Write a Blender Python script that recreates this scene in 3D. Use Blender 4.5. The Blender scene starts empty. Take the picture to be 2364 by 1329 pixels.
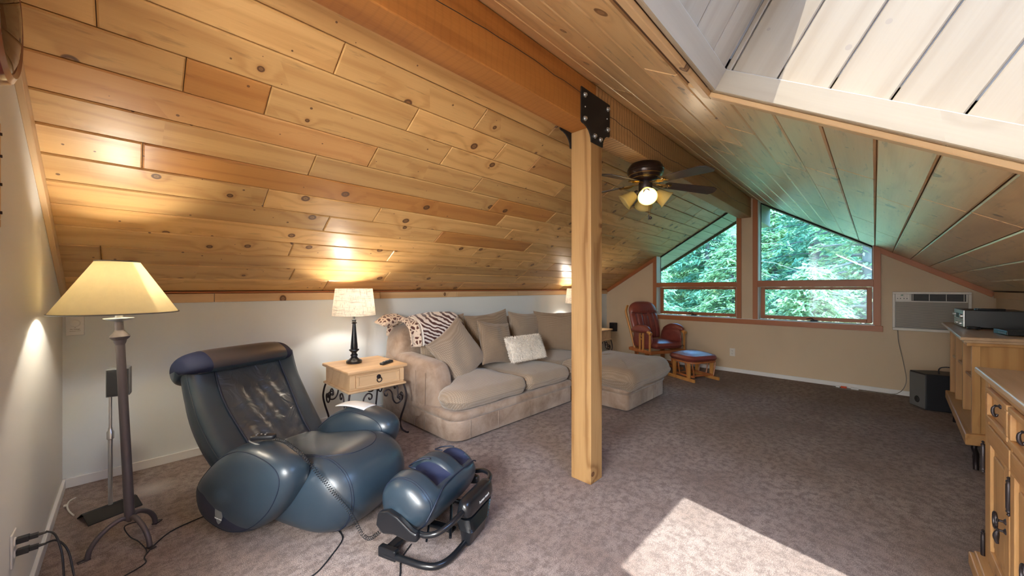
import bpy, bmesh, math, random
from mathutils import Vector, Matrix, noise
R = math.radians
random.seed(7)
SC = bpy.context.scene
COL = SC.collection
PI = math.pi

# ------------------------------------------------------------------ camera
CAM_H = 1.33
cam = bpy.data.cameras.new('camera'); cam.lens = 861 / 2364 * 36; cam.sensor_width = 36
cam.clip_start = .03; cam.clip_end = 300
co = bpy.data.objects.new('camera', cam); COL.objects.link(co)
co.location = (0, 0, CAM_H); co.rotation_euler = (PI / 2, 0, R(44.2) - PI / 2)
SC.camera = co

# ------------------------------------------------------------------ sky, sun, exposure
W = bpy.data.worlds.new('sky'); SC.world = W; W.use_nodes = True
wn = W.node_tree.nodes; wl = W.node_tree.links
sky = wn.new('ShaderNodeTexSky'); sky.sky_type = 'NISHITA'; sky.sun_disc = False
SUN = Vector((.705, .586, -2.06)).normalized()          # direction the light travels
sky.sun_elevation = math.asin(-SUN.z); sky.sun_rotation = math.atan2(-SUN.x, -SUN.y)
sky.altitude = 1500; sky.ozone_density = 2.5
bg = wn['Background']; bg.inputs[1].default_value = 1.15
wl.new(sky.outputs[0], bg.inputs[0])
sl = bpy.data.lights.new('sun', 'SUN'); sl.energy = 4.3; sl.angle = R(.5); sl.color = (1, .95, .88)
so = bpy.data.objects.new('sun', sl); COL.objects.link(so)
so.rotation_euler = SUN.to_track_quat('-Z', 'Y').to_euler()
SC.view_settings.view_transform = 'Standard'; SC.view_settings.look = 'None'
SC.view_settings.exposure = 1.2; SC.view_settings.gamma = 1
SC.view_settings.use_curve_mapping = False


def portal(name, loc, rot, sx, sy):
    l = bpy.data.lights.new(name, 'AREA'); l.shape = 'RECTANGLE'; l.size = sx; l.size_y = sy
    l.cycles.is_portal = True
    o = bpy.data.objects.new(name, l); COL.objects.link(o); o.location = loc; o.rotation_euler = rot
    return o


# unseen fill lamp added under the solid right slope, behind the camera
al = bpy.data.lights.new('rear_fill_lamp', 'AREA'); al.shape = 'RECTANGLE'; al.size = 2.0; al.size_y = 1.1; al.energy = 210; al.color = (.92, .97, 1.)
ao = bpy.data.objects.new('rear_fill_lamp', al); COL.objects.link(ao); ao.location = (-1.7, .0, 1.84)
ao.rotation_euler = Vector((.0, .525, -.851)).to_track_quat('-Z', 'X').to_euler()


# ------------------------------------------------------------------ node helpers
class NB:
    def __init__(s, name):
        s.m = bpy.data.materials.new(name); s.m.use_nodes = True
        s.n = s.m.node_tree.nodes; s.l = s.m.node_tree.links
        s.b = s.n['Principled BSDF']; s.out = s.n['Material Output']
        s.tc = None

    def new(s, t, **k):
        x = s.n.new(t)
        for a, v in k.items(): setattr(x, a, v)
        return x

    def put(s, sock, v):
        if hasattr(v, 'is_linked') or hasattr(v, 'links'): s.l.new(v, sock)
        elif isinstance(v, (tuple, list)) and len(v) == 3 and sock.type == 'RGBA': sock.default_value = (*v, 1)
        else: sock.default_value = v

    def mth(s, op, a, b=0., c=None, clamp=False):
        x = s.new('ShaderNodeMath', operation=op, use_clamp=clamp)
        s.put(x.inputs[0], a); s.put(x.inputs[1], b)
        if c is not None: s.put(x.inputs[2], c)
        return x.outputs[0]

    def mix(s, f, a, b, mode='MIX'):
        x = s.new('ShaderNodeMix', data_type='RGBA', blend_type=mode)
        s.put(x.inputs[0], f); s.put(x.inputs[6], a); s.put(x.inputs[7], b)
        return x.outputs[2]

    def coords(s, kind='Object', scale=(1, 1, 1), rnd=0., rot=(0, 0, 0)):
        if not s.tc: s.tc = s.new('ShaderNodeTexCoord')
        v = s.tc.outputs[kind]
        if rnd:
            oi = s.new('ShaderNodeObjectInfo')
            cx = s.new('ShaderNodeCombineXYZ')
            s.put(cx.inputs[0], s.mth('MULTIPLY', oi.outputs['Random'], rnd))
            s.put(cx.inputs[1], s.mth('MULTIPLY', oi.outputs['Random'], rnd * .37))
            s.put(cx.inputs[2], s.mth('MULTIPLY', oi.outputs['Random'], rnd * 1.7))
            va = s.new('ShaderNodeVectorMath', operation='ADD'); s.l.new(v, va.inputs[0]); s.l.new(cx.outputs[0], va.inputs[1])
            v = va.outputs[0]
        mp = s.new('ShaderNodeMapping'); s.l.new(v, mp.inputs[0])
        mp.inputs['Scale'].default_value = scale; mp.inputs['Rotation'].default_value = rot
        return mp.outputs[0]

    def noise(s, v, scale=5, detail=3, rough=.5, dist=0., col=False):
        x = s.new('ShaderNodeTexNoise'); s.l.new(v, x.inputs['Vector'])
        x.inputs['Scale'].default_value = scale; x.inputs['Detail'].default_value = detail
        x.inputs['Roughness'].default_value = rough; x.inputs['Distortion'].default_value = dist
        return x.outputs['Color' if col else 'Fac']

    def ramp(s, f, pts):
        x = s.new('ShaderNodeValToRGB'); s.put(x.inputs[0], f)
        e = x.color_ramp.elements
        while len(e) < len(pts): e.new(.5)
        for el, (p, c) in zip(e, pts):
            el.position = p; el.color = (*c, 1) if isinstance(c, (tuple, list)) else (c, c, c, 1)
        return x.outputs[0]

    def bump(s, h, strength=.3, dist=.01):
        x = s.new('ShaderNodeBump'); s.put(x.inputs['Height'], h)
        x.inputs['Strength'].default_value = strength; x.inputs['Distance'].default_value = dist
        s.l.new(x.outputs[0], s.b.inputs['Normal'])

    def set(s, **k):
        names = dict(base='Base Color', rough='Roughness', metal='Metallic', spec='Specular IOR Level', coat='Coat Weight',
                     coatr='Coat Roughness', ior='IOR', trans='Transmission Weight', sheen='Sheen Weight', emit='Emission Color',
                     estr='Emission Strength', alpha='Alpha')
        for a, v in k.items(): s.put(s.b.inputs[names[a]], v)
        return s


def plain(name, base, rough=.5, metal=0., var=.06, scale=6, bump=0., **k):
    b = NB(name)
    v = b.coords()
    n = b.noise(v, scale, 3)
    c2 = tuple(max(0, c * (1 - var * 2)) for c in base); c1 = tuple(min(1, c * (1 + var)) for c in base)
    b.set(base=b.mix(n, c2, c1), rough=rough, metal=metal, **k)
    if bump: b.bump(b.noise(v, scale * 12, 2), .4, bump)
    return b.m


def wood(name, light, dark, axis='X', rough=.32, knots=.45, knotcol=(.12, .05, .02), grain=1., vary=.22, spec=.5, kscale=3., red=None, bump=.0006, coat=0., streak=0., dens=46., kerf=0.):
    b = NB(name)
    rot = {'X': (0, 0, 0), 'Y': (0, 0, -PI / 2), 'Z': (0, PI / 2, 0)}[axis]
    v = b.coords(scale=(1, 1, 1), rnd=37., rot=rot)
    sx = b.new('ShaderNodeSeparateXYZ'); b.l.new(v, sx.inputs[0])
    oi = b.new('ShaderNodeObjectInfo')
    # knots
    kv = b.new('ShaderNodeCombineXYZ'); b.put(kv.inputs[0], sx.outputs[0]); b.put(kv.inputs[1], b.mth('MULTIPLY_ADD', sx.outputs[2], .8, sx.outputs[1]))
    vo = b.new('ShaderNodeTexVoronoi', voronoi_dimensions='2D'); b.l.new(kv.outputs[0], vo.inputs['Vector']); vo.inputs['Scale'].default_value = kscale
    d0 = vo.outputs['Distance']
    sc = b.new('ShaderNodeSeparateColor'); b.l.new(vo.outputs['Color'], sc.inputs[0])
    keep = b.mth('LESS_THAN', sc.outputs[0], knots)
    size = b.mth('MULTIPLY_ADD', sc.outputs[1], .06, .035)
    d = b.mth('DIVIDE', d0, size)
    # grain
    st = b.new('ShaderNodeVectorMath', operation='MULTIPLY'); b.l.new(v, st.inputs[0]); st.inputs[1].default_value = (.55, 5.5, 5.5)
    wob = b.noise(st.outputs[0], 1.3, 3, .5)
    yz = b.mth('MULTIPLY_ADD', sx.outputs[2], .7, sx.outputs[1])
    ph = b.mth('MULTIPLY_ADD', wob, 13., b.mth('MULTIPLY', yz, dens))
    loop = b.mth('DIVIDE', 9., b.mth('ADD', 1., b.mth('MULTIPLY', b.mth('MULTIPLY', d, d), .22)))
    ph = b.mth('ADD', ph, b.mth('MULTIPLY', loop, keep))
    lines = b.mth('MULTIPLY_ADD', b.mth('SINE', ph), .5, .5)
    lines = b.mth('POWER', lines, 3.)
    st2 = b.new('ShaderNodeVectorMath', operation='MULTIPLY'); b.l.new(v, st2.inputs[0]); st2.inputs[1].default_value = (3.5, 130, 130)
    fine = b.noise(st2.outputs[0], 1., 3, .6)
    blot = b.noise(v, 2.2, 2)
    f = b.mth('MULTIPLY_ADD', lines, .38 * grain, b.mth('MULTIPLY_ADD', fine, .32 * grain, b.mth('MULTIPLY_ADD', blot, .35, -.2)), clamp=True)
    base = b.mix(f, light, dark)
    if red:
        r1 = b.mth('GREATER_THAN', b.mth('FRACT', b.mth('MULTIPLY', oi.outputs['Random'], 13.7)), .84)
        base = b.mix(b.mth('MULTIPLY', r1, .38), base, red)
    if streak:
        s3 = b.new('ShaderNodeVectorMath', operation='MULTIPLY'); b.l.new(v, s3.inputs[0]); s3.inputs[1].default_value = (2.4, 15, 15)
        sn = b.noise(s3.outputs[0], 2., 4, .6)
        base = b.mix(b.mth('MULTIPLY', b.ramp(sn, [(.60, 0.), (.72, 1.)]), streak), base, tuple(x * .35 for x in dark))
    if kerf:
        kn = b.noise(v, 6, 2)
        kf = b.mth('POWER', b.mth('MULTIPLY_ADD', b.mth('SINE', b.mth('MULTIPLY_ADD', sx.outputs[0], 150., b.mth('MULTIPLY', kn, 9.))), .5, .5), 7.)
        base = b.mix(b.mth('MULTIPLY', kf, kerf), base, tuple(x * .3 for x in dark))
    k = b.ramp(d, [(0., .9), (.35, .6), (.6, 1.), (.85, .9), (1., 0.)])
    k = b.mth('MULTIPLY', k, keep)
    halo = b.mth('MULTIPLY', b.ramp(b.mth('MULTIPLY', d, .33), [(.3, 1.), (1., 0.)]), b.mth('MULTIPLY', keep, .28))
    base = b.mix(halo, base, dark)
    base = b.mix(k, base, knotcol)
    if knots > .25:
        v2 = b.new('ShaderNodeTexVoronoi', voronoi_dimensions='2D'); b.l.new(kv.outputs[0], v2.inputs['Vector']); v2.inputs['Scale'].default_value = kscale * 3.1
        s2 = b.new('ShaderNodeSeparateColor'); b.l.new(v2.outputs['Color'], s2.inputs[0])
        pk = b.mth('MULTIPLY', b.mth('LESS_THAN', v2.outputs['Distance'], b.mth('MULTIPLY_ADD', s2.outputs[1], .05, .02)), b.mth('LESS_THAN', s2.outputs[0], .13))
        base = b.mix(b.mth('MULTIPLY', pk, .85), base, knotcol)
    hs = b.new('ShaderNodeHueSaturation'); b.l.new(base, hs.inputs['Color'])
    b.put(hs.inputs['Value'], b.mth('MULTIPLY_ADD', oi.outputs['Random'], vary, 1 - vary * .55))
    b.set(base=hs.outputs[0], rough=b.mth('MULTIPLY_ADD', fine, .14, rough - .05), spec=spec, coat=coat, coatr=.38)
    if bump: b.bump(b.mth('MULTIPLY_ADD', fine, .5, b.mth('MULTIPLY', lines, -.4)), .5, bump)
    return b.m


# ------------------------------------------------------------------ geometry builder
class MB:
    def __init__(s): s.v = []; s.f = []; s.mi = []

    def add(s, vs, fs, mi=0, M=None):
        o = len(s.v)
        s.v += [tuple(M @ Vector(p)) for p in vs] if M else [tuple(p) for p in vs]
        s.f += [tuple(i + o for i in f) for f in fs]; s.mi += [mi] * len(fs)
        return s

    def box(s, x0, x1, y0, y1, z0, z1, mi=0, M=None):
        vs = [(x, y, z) for z in (z0, z1) for y in (y0, y1) for x in (x0, x1)]
        return s.add(vs, [(0, 2, 3, 1), (4, 5, 7, 6), (0, 1, 5, 4), (2, 6, 7, 3), (0, 4, 6, 2), (1, 3, 7, 5)], mi, M)

    def cham(s, x0, x1, y0, y1, z0, z1, c=.003, face='z0', mi=0, M=None):
        # box with the edges of its lower (z0) face chamfered: a V-jointed plank
        vs = [(x0 + c, y0 + c, z0), (x1 - c, y0 + c, z0), (x1 - c, y1 - c, z0), (x0 + c, y1 - c, z0),
              (x0, y0, z0 + c), (x1, y0, z0 + c), (x1, y1, z0 + c), (x0, y1, z0 + c),
              (x0, y0, z1), (x1, y0, z1), (x1, y1, z1), (x0, y1, z1)]
        fs = [(3, 2, 1, 0), (8, 9, 10, 11)]
        for a in (0, 4):
            for i in range(4):
                j = (i + 1) % 4; fs.append((a + i, a + j, a + 4 + j, a + 4 + i))
        return s.add(vs, fs, mi, M)

    def prism(s, poly, a0, a1, ax='x', mi=0, M=None, poly2=None):
        # poly in the two other axes; ax x: (y,z)  y: (x,z)  z: (x,y)
        def p3(p, a): return (a, p[0], p[1]) if ax == 'x' else (p[0], a, p[1]) if ax == 'y' else (p[0], p[1], a)
        n = len(poly); q = poly2 or poly
        vs = [p3(p, a0) for p in poly] + [p3(p, a1) for p in q]
        fs = [tuple(range(n))[::-1], tuple(range(n, 2 * n))] + [(i, (i + 1) % n, n + (i + 1) % n, n + i) for i in range(n)]
        return s.add(vs, fs, mi, M)

    def tube(s, pts, r, n=8, mi=0, M=None, close=False, caps=True):
        pts = [Vector(p) for p in pts]; m = len(pts)
        rr = r if isinstance(r, (list, tuple)) else [r] * m
        vs = []; fs = []
        t0 = (pts[1] - pts[0]).normalized()
        up = Vector((0, 0, 1)) if abs(t0.z) < .9 else Vector((1, 0, 0))
        nrm = t0.cross(up).normalized()
        for i, p in enumerate(pts):
            a = pts[i - 1] if i > 0 or close else pts[0]; b = pts[(i + 1) % m] if i < m - 1 or close else pts[-1]
            t = (b - a)
            t = t.normalized() if t.length > 1e-9 else t0
            nrm = (nrm - t * nrm.dot(t))
            if nrm.length < 1e-6: nrm = t.orthogonal()
            nrm.normalize(); bn = t.cross(nrm)
            for k in range(n):
                q = 2 * PI * k / n
                vs.append(p + (nrm * math.cos(q) + bn * math.sin(q)) * rr[i])
        e = m if close else m - 1
        for i in range(e):
            for k in range(n):
                j = ((i + 1) % m) * n
                fs.append((i * n + k, i * n + (k + 1) % n, j + (k + 1) % n, j + k))
        if caps and not close: fs += [tuple(range(n))[::-1], tuple(range((m - 1) * n, m * n))]
        return s.add(vs, fs, mi, M)

    def lathe(s, prof, n=24, c=(0, 0), mi=0, M=None, caps=True):
        vs = []; fs = []; m = len(prof)
        for r, z in prof:
            for k in range(n): vs.append((c[0] + r * math.cos(2 * PI * k / n), c[1] + r * math.sin(2 * PI * k / n), z))
        for i in range(m - 1):
            for k in range(n): fs.append((i * n + k, i * n + (k + 1) % n, (i + 1) * n + (k + 1) % n, (i + 1) * n + k))
        if caps: fs += [tuple(range(n))[::-1], tuple(range((m - 1) * n, m * n))]
        return s.add(vs, fs, mi, M)

    def bulge(s, prof, w, x0=0., p=3., q=None, n=14, s0=-1., s1=1., ctr=None, mi=None, M=None, xs=None, mod=None):
        # profile (a,b) swept along x, shrinking towards both ends like a cushion; a -> y, b -> z
        q = q or p
        cx = ctr or (sum(a for a, _ in prof) / len(prof), sum(b for _, b in prof) / len(prof))
        m = len(prof); vs = []; fs = []; mis = []
        ss = [s0 + (s1 - s0) * i / n for i in range(n + 1)]
        if s0 <= -1 and s1 >= 1: ss = [math.sin(PI / 2 * t) for t in ss]
        for t in ss:
            k = max(0., 1 - abs(t) ** p) ** (1 / q)
            for j, (a, b) in enumerate(prof):
                y = cx[0] + (a - cx[0]) * k; z = cx[1] + (b - cx[1]) * k; x = x0 + w * t
                pt = (x, y, z)
                if mod: pt = mod(pt, t, j / m)
                vs.append(pt)
        for i in range(n):
            for j in range(m):
                fs.append((i * m + j, i * m + (j + 1) % m, (i + 1) * m + (j + 1) % m, (i + 1) * m + j))
        fs += [tuple(range(m))[::-1], tuple(range(n * m, (n + 1) * m))]
        o = len(s.v); s.add(vs, fs, 0, M)
        if mi:
            for i in range(len(fs)):
                c = sum((Vector(vs[k]) for k in fs[i]), Vector()) / len(fs[i])
                s.mi[len(s.mi) - len(fs) + i] = mi(c)
        return s

    def slab(s, out, z0, z1, r=.04, crown=.03, mi=0, M=None, n=4, bot=True, bul=0.):
        # rounded slab over a plan outline, softly crowned on top
        N = len(out); cx = sum(a for a, _ in out) / N; cy = sum(b for _, b in out) / N
        nr = []
        for i in range(N):
            a = Vector(out[i - 1]); b = Vector(out[(i + 1) % N]); t = (b - a).normalized(); nr.append(Vector((t.y, -t.x)))
        area = sum(out[i][0] * out[(i + 1) % N][1] - out[(i + 1) % N][0] * out[i][1] for i in range(N))
        sg = 1 if area > 0 else -1
        def ring(ins, z): return [(out[i][0] - sg * nr[i].x * ins, out[i][1] - sg * nr[i].y * ins, z) for i in range(N)]
        rings = []
        if bot: rings += [ring(r * (1 - math.sin(PI / 2 * k / n)), z0 + r * (1 - math.cos(PI / 2 * k / n))) for k in range(n)]
        else: rings.append(ring(0, z0))
        if bul: rings.append(ring(-bul, (z0 + z1) / 2))
        rings += [ring(r * (1 - math.cos(PI / 2 * k / n)), z1 - r * (1 - math.sin(PI / 2 * k / n))) for k in range(n + 1)]
        last = rings[-1]
        for q in (.85, .6, .3): rings.append([(cx + (x - cx) * q, cy + (y - cy) * q, z1 + crown * (1 - q * q)) for x, y, _ in last])
        vs = [p for g in rings for p in g] + [(cx, cy, z1 + crown), (cx, cy, z0)]
        fs = []
        for i in range(len(rings) - 1):
            for k in range(N):
                fs.append((i * N + k, i * N + (k + 1) % N, (i + 1) * N + (k + 1) % N, (i + 1) * N + k))
        e = (len(rings) - 1) * N
        for k in range(N):
            fs.append((e + k, e + (k + 1) % N, len(vs) - 2)); fs.append(((k + 1) % N, k, len(vs) - 1))
        return s.add(vs, fs, mi, M)

    def pillow(s, w, h, th, pinch=.08, n=16, pw=.45, wr=.006, seed=0, M=None, mi=0):
        vs = []; fs = []
        def pt(u, v, sg):
            e = max(0., (1 - u ** 2) * (1 - v ** 2)) ** pw
            x = w / 2 * u * (1 - pinch * (1 - v * v)); y = h / 2 * v * (1 - pinch * (1 - u * u))
            nz = noise.noise(Vector((x * 7 + seed, y * 7, sg * 3))) * wr * 3 + noise.noise(Vector((x * 20 + seed, y * 20, sg))) * wr
            return (x, y, sg * (th / 2 * e) + nz * e)
        for sg in (1, -1):
            o = len(vs)
            for i in range(n + 1):
                for j in range(n + 1):
                    u = math.sin(PI / 2 * (-1 + 2 * i / n)); v = math.sin(PI / 2 * (-1 + 2 * j / n)); vs.append(pt(u, v, sg))
            for i in range(n):
                for j in range(n):
                    f = (o + i * (n + 1) + j, o + (i + 1) * (n + 1) + j, o + (i + 1) * (n + 1) + j + 1, o + i * (n + 1) + j + 1)
                    fs.append(f if sg > 0 else f[::-1])
        return s.add(vs, fs, mi, M)

    def build(s, name, mat, parent=None, smooth=False, sub=0, bev=0., bseg=2, loc=None, rot=None, angle=40, weld=False):
        me = bpy.data.meshes.new(name); me.from_pydata(s.v, [], s.f)
        mats = mat if isinstance(mat, (list, tuple)) else [mat]
        for m in mats: me.materials.append(m)
        if len(mats) > 1: me.polygons.foreach_set('material_index', s.mi)
        bm = bmesh.new(); bm.from_mesh(me)
        if weld: bmesh.ops.remove_doubles(bm, verts=bm.verts, dist=1e-5)
        bmesh.ops.recalc_face_normals(bm, faces=bm.faces); bm.to_mesh(me); bm.free()
        if smooth is True: me.polygons.foreach_set('use_smooth', [True] * len(me.polygons))
        elif smooth: me.polygons.foreach_set('use_smooth', [True] * len(me.polygons)); me.set_sharp_from_angle(angle=R(smooth))
        me.update()
        o = bpy.data.objects.new(name, me); COL.objects.link(o)
        if parent: o.parent = parent
        if loc: o.location = loc
        if rot: o.rotation_euler = rot
        if bev:
            m = o.modifiers.new('bevel', 'BEVEL'); m.width = bev; m.segments = bseg; m.limit_method = 'ANGLE'; m.angle_limit = R(angle)
        if sub:
            m = o.modifiers.new('subd', 'SUBSURF'); m.levels = sub; m.render_levels = sub
        return o


def pieces(name, mat, parent, tubes, r=.0022, n=5, close=False):
    for t in tubes:
        g = MB(); g.tube(t, r, n, close=close); g.build(name, mat, parent, smooth=True)


def tag(o, label=None, cat=None, group=None, kind=None):
    if label: o['label'] = label
    if cat: o['category'] = cat
    if group: o['group'] = group
    if kind: o['kind'] = kind
    return o


def thing(name, label, cat, loc=(0, 0, 0), rz=0., group=None, kind=None):
    o = bpy.data.objects.new(name, None); o.empty_display_size = .1; COL.objects.link(o)
    o.location = loc; o.rotation_euler = (0, 0, rz)
    return tag(o, label, cat, group, kind)


def struct(o): o['kind'] = 'structure'; return o


def ctree(o, parent=None):
    c = o.copy(); COL.objects.link(c)
    if parent: c.parent = parent
    for ch in list(o.children): ctree(ch, c)
    return c


def smoothpath(pts, k=6):
    pts = [Vector(p) for p in pts]; out = []
    for i in range(len(pts) - 1):
        p0 = pts[max(i - 1, 0)]; p1 = pts[i]; p2 = pts[i + 1]; p3 = pts[min(i + 2, len(pts) - 1)]
        for j in range(k):
            t = j / k
            out.append(.5 * ((2 * p1) + (p2 - p0) * t + (2 * p0 - 5 * p1 + 4 * p2 - p3) * t * t + (3 * p1 - p0 - 3 * p2 + p3) * t ** 3))
    return out + [pts[-1]]


def smoothloop(pts, k=4):
    n = len(pts); P = [Vector((a, b)) for a, b in pts]; out = []
    for i in range(n):
        p0, p1, p2, p3 = P[i - 1], P[i], P[(i + 1) % n], P[(i + 2) % n]
        for j in range(k):
            t = j / k
            q = .5 * ((2 * p1) + (p2 - p0) * t + (2 * p0 - 5 * p1 + 4 * p2 - p3) * t * t + (3 * p1 - p0 - 3 * p2 + p3) * t ** 3)
            out.append((q.x, q.y))
    return out


def rrect(x0, x1, y0, y1, r=.05, k=4, rs=None):
    rs = rs or (r,) * 4      # corner radii: (x0,y0) (x1,y0) (x1,y1) (x0,y1)
    out = []
    for (cx, cy, a, rr) in ((x0, y0, PI, rs[0]), (x1, y0, 1.5 * PI, rs[1]), (x1, y1, 0, rs[2]), (x0, y1, .5 * PI, rs[3])):
        sx = 1 if cx == x0 else -1; sy = 1 if cy == y0 else -1
        for i in range(k + 1):
            t = a + PI / 2 * i / k
            out.append((cx + sx * rr + rr * math.cos(t), cy + sy * rr + rr * math.sin(t)))
    # subdivide the long sides so crowned tops stay smooth
    res = []
    for i in range(len(out)):
        a = Vector(out[i]); b = Vector(out[(i + 1) % len(out)]); m = max(1, int((b - a).length / .12))
        for j in range(m): q = a.lerp(b, j / m); res.append((q.x, q.y))
    return res


def text(name, body, size, mat, parent, M, depth=.0004, align='CENTER'):
    c = bpy.data.curves.new(name, 'FONT'); c.body = body; c.size = size; c.extrude = depth; c.align_x = align; c.align_y = 'CENTER'
    t = bpy.data.objects.new(name + '_tmp', c); COL.objects.link(t)
    dg = bpy.context.evaluated_depsgraph_get(); me = bpy.data.meshes.new_from_object(t.evaluated_get(dg))
    bpy.data.objects.remove(t); me.transform(M); me.materials.clear(); me.materials.append(mat)
    o = bpy.data.objects.new(name, me); COL.objects.link(o); o.parent = parent
    return o


def frame(loc, xdir, ydir):
    x = Vector(xdir).normalized(); y = Vector(ydir); y = (y - x * y.dot(x)).normalized(); z = x.cross(y)
    M = Matrix((x, y, z)).transposed().to_4x4(); M.translation = Vector(loc)
    return M

# ------------------------------------------------------------------ materials
M = {}
M['plank'] = wood('varnished_pine', (.71, .44, .175), (.44, .21, .06), rough=.38, knots=.66, red=(.40, .15, .045), vary=.34, spec=.5, coat=.2, streak=.35)
M['plankR'] = wood('reddish_varnished_pine', (.56, .27, .08), (.36, .13, .03), rough=.33, knots=.3, vary=.1, coat=.3, streak=.3)
M['plankB'] = wood('varnished_pine_right', (.70, .46, .22), (.45, .25, .10), rough=.34, red=(.42, .20, .08), vary=.26, spec=.7, coat=1., streak=.8, knots=.5)
M['beam'] = wood('rough_sawn_fir', (.48, .20, .045), (.27, .09, .018), rough=.62, knots=0., vary=.1, bump=.003, dens=22, grain=1.2, kerf=.10)
M['beam2'] = wood('weathered_fir', (.54, .33, .15), (.36, .19, .07), rough=.55, knots=.0, vary=.06, bump=.003, dens=24, kerf=.6)
M['post'] = wood('rough_sawn_post', (.46, .28, .115), (.24, .115, .035), axis='Z', rough=.6, knots=.15, vary=.05, bump=.003, dens=42, grain=1.7)
M['pale'] = wood('whitewashed_pine', (.42, .345, .25), (.29, .215, .14), axis='Z', rough=.45, knots=.30, knotcol=(.33, .27, .21), vary=.12, kscale=2.2, grain=.8, dens=60)
M['paleX'] = wood('whitewashed_board', (.43, .36, .265), (.31, .245, .17), rough=.45, knots=.12, knotcol=(.3, .24, .18), vary=.05, grain=.8, dens=60)
M['casing'] = wood('mahogany_trim', (.42, .145, .05), (.30, .09, .03), rough=.4, knots=0., vary=.08, grain=.7)
M['lighttrim'] = wood('pine_trim', (.66, .45, .25), (.46, .27, .12), rough=.4, knots=.2, vary=.14)
M['back'] = plain('dark_backing', (.10, .045, .015), .8)
M['roof'] = plain('roofing', (.12, .11, .10), .9)


def wallmat(name, base):
    b = NB(name); v = b.coords()
    n = b.noise(v, 1.6, 3)
    b.set(base=b.mix(n, tuple(x * .93 for x in base), base), rough=.6, spec=.35)
    b.bump(b.noise(v, 160, 3), .25, .0015)
    return b.m


M['wall'] = wallmat('cream_wall_paint', (.76, .76, .73)); M['wallk'] = wallmat('pale_grey_wall_paint', (.73, .78, .80))
M['wallfar'] = wallmat('tan_wall_paint', (.64, .51, .36))
M['white'] = plain('white_gloss_paint', (.78, .79, .80), .35, var=.02)


def carpet():
    b = NB('mauve_brown_carpet'); v = b.coords()
    big = b.noise(v, 1.7, 4, .6); mid = b.noise(v, 20, 6, .8); fine = b.noise(v, 240, 2, .8)
    c = b.mix(b.ramp(big, [(.35, 0.), (.68, 1.)]), (.37, .255, .21), (.56, .455, .42))
    c = b.mix(b.ramp(mid, [(.42, .9), (.55, 0.)]), c, (.19, .135, .115))
    c = b.mix(b.ramp(fine, [(.38, .8), (.56, 0.)]), c, (.12, .075, .06))
    c = b.mix(b.ramp(fine, [(.55, 0.), (.72, .5)]), c, (.66, .55, .51))
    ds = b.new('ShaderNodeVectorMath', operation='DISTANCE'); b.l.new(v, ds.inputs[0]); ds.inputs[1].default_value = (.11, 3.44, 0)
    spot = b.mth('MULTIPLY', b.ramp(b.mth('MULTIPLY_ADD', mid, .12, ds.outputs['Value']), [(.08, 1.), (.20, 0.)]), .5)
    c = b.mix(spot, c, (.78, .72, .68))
    b.set(base=c, rough=.95, spec=.15, sheen=.25)
    b.bump(b.mth('MULTIPLY_ADD', fine, 1., b.mth('MULTIPLY', mid, .8)), .9, .012)
    return b.m


M['carpet'] = carpet()


def glass(name, tint):
    b = NB(name)
    tr = b.new('ShaderNodeBsdfTransparent'); tr.inputs[0].default_value = (*tint, 1)
    gl = b.new('ShaderNodeBsdfGlossy'); gl.inputs['Roughness'].default_value = .01
    fr = b.new('ShaderNodeFresnel'); fr.inputs[0].default_value = 1.45
    mx = b.new('ShaderNodeMixShader'); b.l.new(fr.outputs[0], mx.inputs[0]); b.l.new(tr.outputs[0], mx.inputs[1]); b.l.new(gl.outputs[0], mx.inputs[2])
    b.l.new(mx.outputs[0], b.out.inputs[0]); b.n.remove(b.b)
    return b.m


M['glass'] = glass('tinted_window_glass', (.74, .96, .97))
M['clear'] = glass('clear_glass', (.95, .97, .97))


def leather(name, base, rough=.34, coat=.2, bumpd=.0012, hi=None, crease=0.):
    b = NB(name); v = b.coords()
    n = b.noise(v, 3, 3)
    b.set(base=b.mix(n, tuple(x * .8 for x in base), hi or tuple(x * 1.2 for x in base)), rough=b.mth('MULTIPLY_ADD', n, .1, rough - .05), coat=coat, coatr=.3, spec=.6)
    h = b.mth('MULTIPLY', b.noise(v, 70, 2), .12)
    if crease: h = b.mth('ADD', h, b.mth('MULTIPLY', b.noise(v, 9, 3, .5, 1.), crease))
    b.bump(h, .5, bumpd)
    return b.m


M['bluelea'] = leather('slate_blue_leather', (.020, .036, .054), rough=.34, hi=(.030, .052, .075), coat=.2)
M['bluepad'] = leather('slate_leather_pad', (.034, .046, .060), rough=.34, crease=8., bumpd=.004, hi=(.05, .062, .078))
M['navy'] = plain('navy_fabric', (.007, .013, .048), .8)
M['navydark'] = plain('dark_navy_band', (.010, .018, .04), .55)
M['headlea'] = leather('brown_grey_leather', (.050, .044, .050), rough=.35)
M['redlea'] = leather('burgundy_leather', (.21, .045, .036), rough=.33, hi=(.29, .075, .06))
M['black'] = plain('black_plastic', (.012, .014, .018), .38)
M['blackm'] = plain('black_painted_metal', (.010, .012, .016), .28, metal=.2, coat=.3)
M['blackmat'] = plain('black_matte_steel', (.014, .014, .016), .55, metal=.3)
M['iron'] = plain('wrought_iron', (.045, .035, .038), .5, metal=.75, bump=.0006)
M['grille'] = plain('tan_grille_plastic', (.40, .35, .29), .5)
M['lampiron'] = plain('grey_lamp_iron', (.13, .115, .13), .5, metal=.5, bump=.0008)
M['bronze'] = plain('aged_bronze', (.075, .065, .07), .42, metal=.8, bump=.0005)
M['brass'] = plain('antique_brass', (.42, .27, .09), .32, metal=.95)
M['silver'] = plain('brushed_silver', (.62, .64, .66), .3, metal=.85)
M['chrome'] = plain('chrome', (.8, .8, .82), .15, metal=1.)
M['offwhite'] = plain('off_white_plastic', (.72, .70, .66), .4, var=.02)
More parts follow.
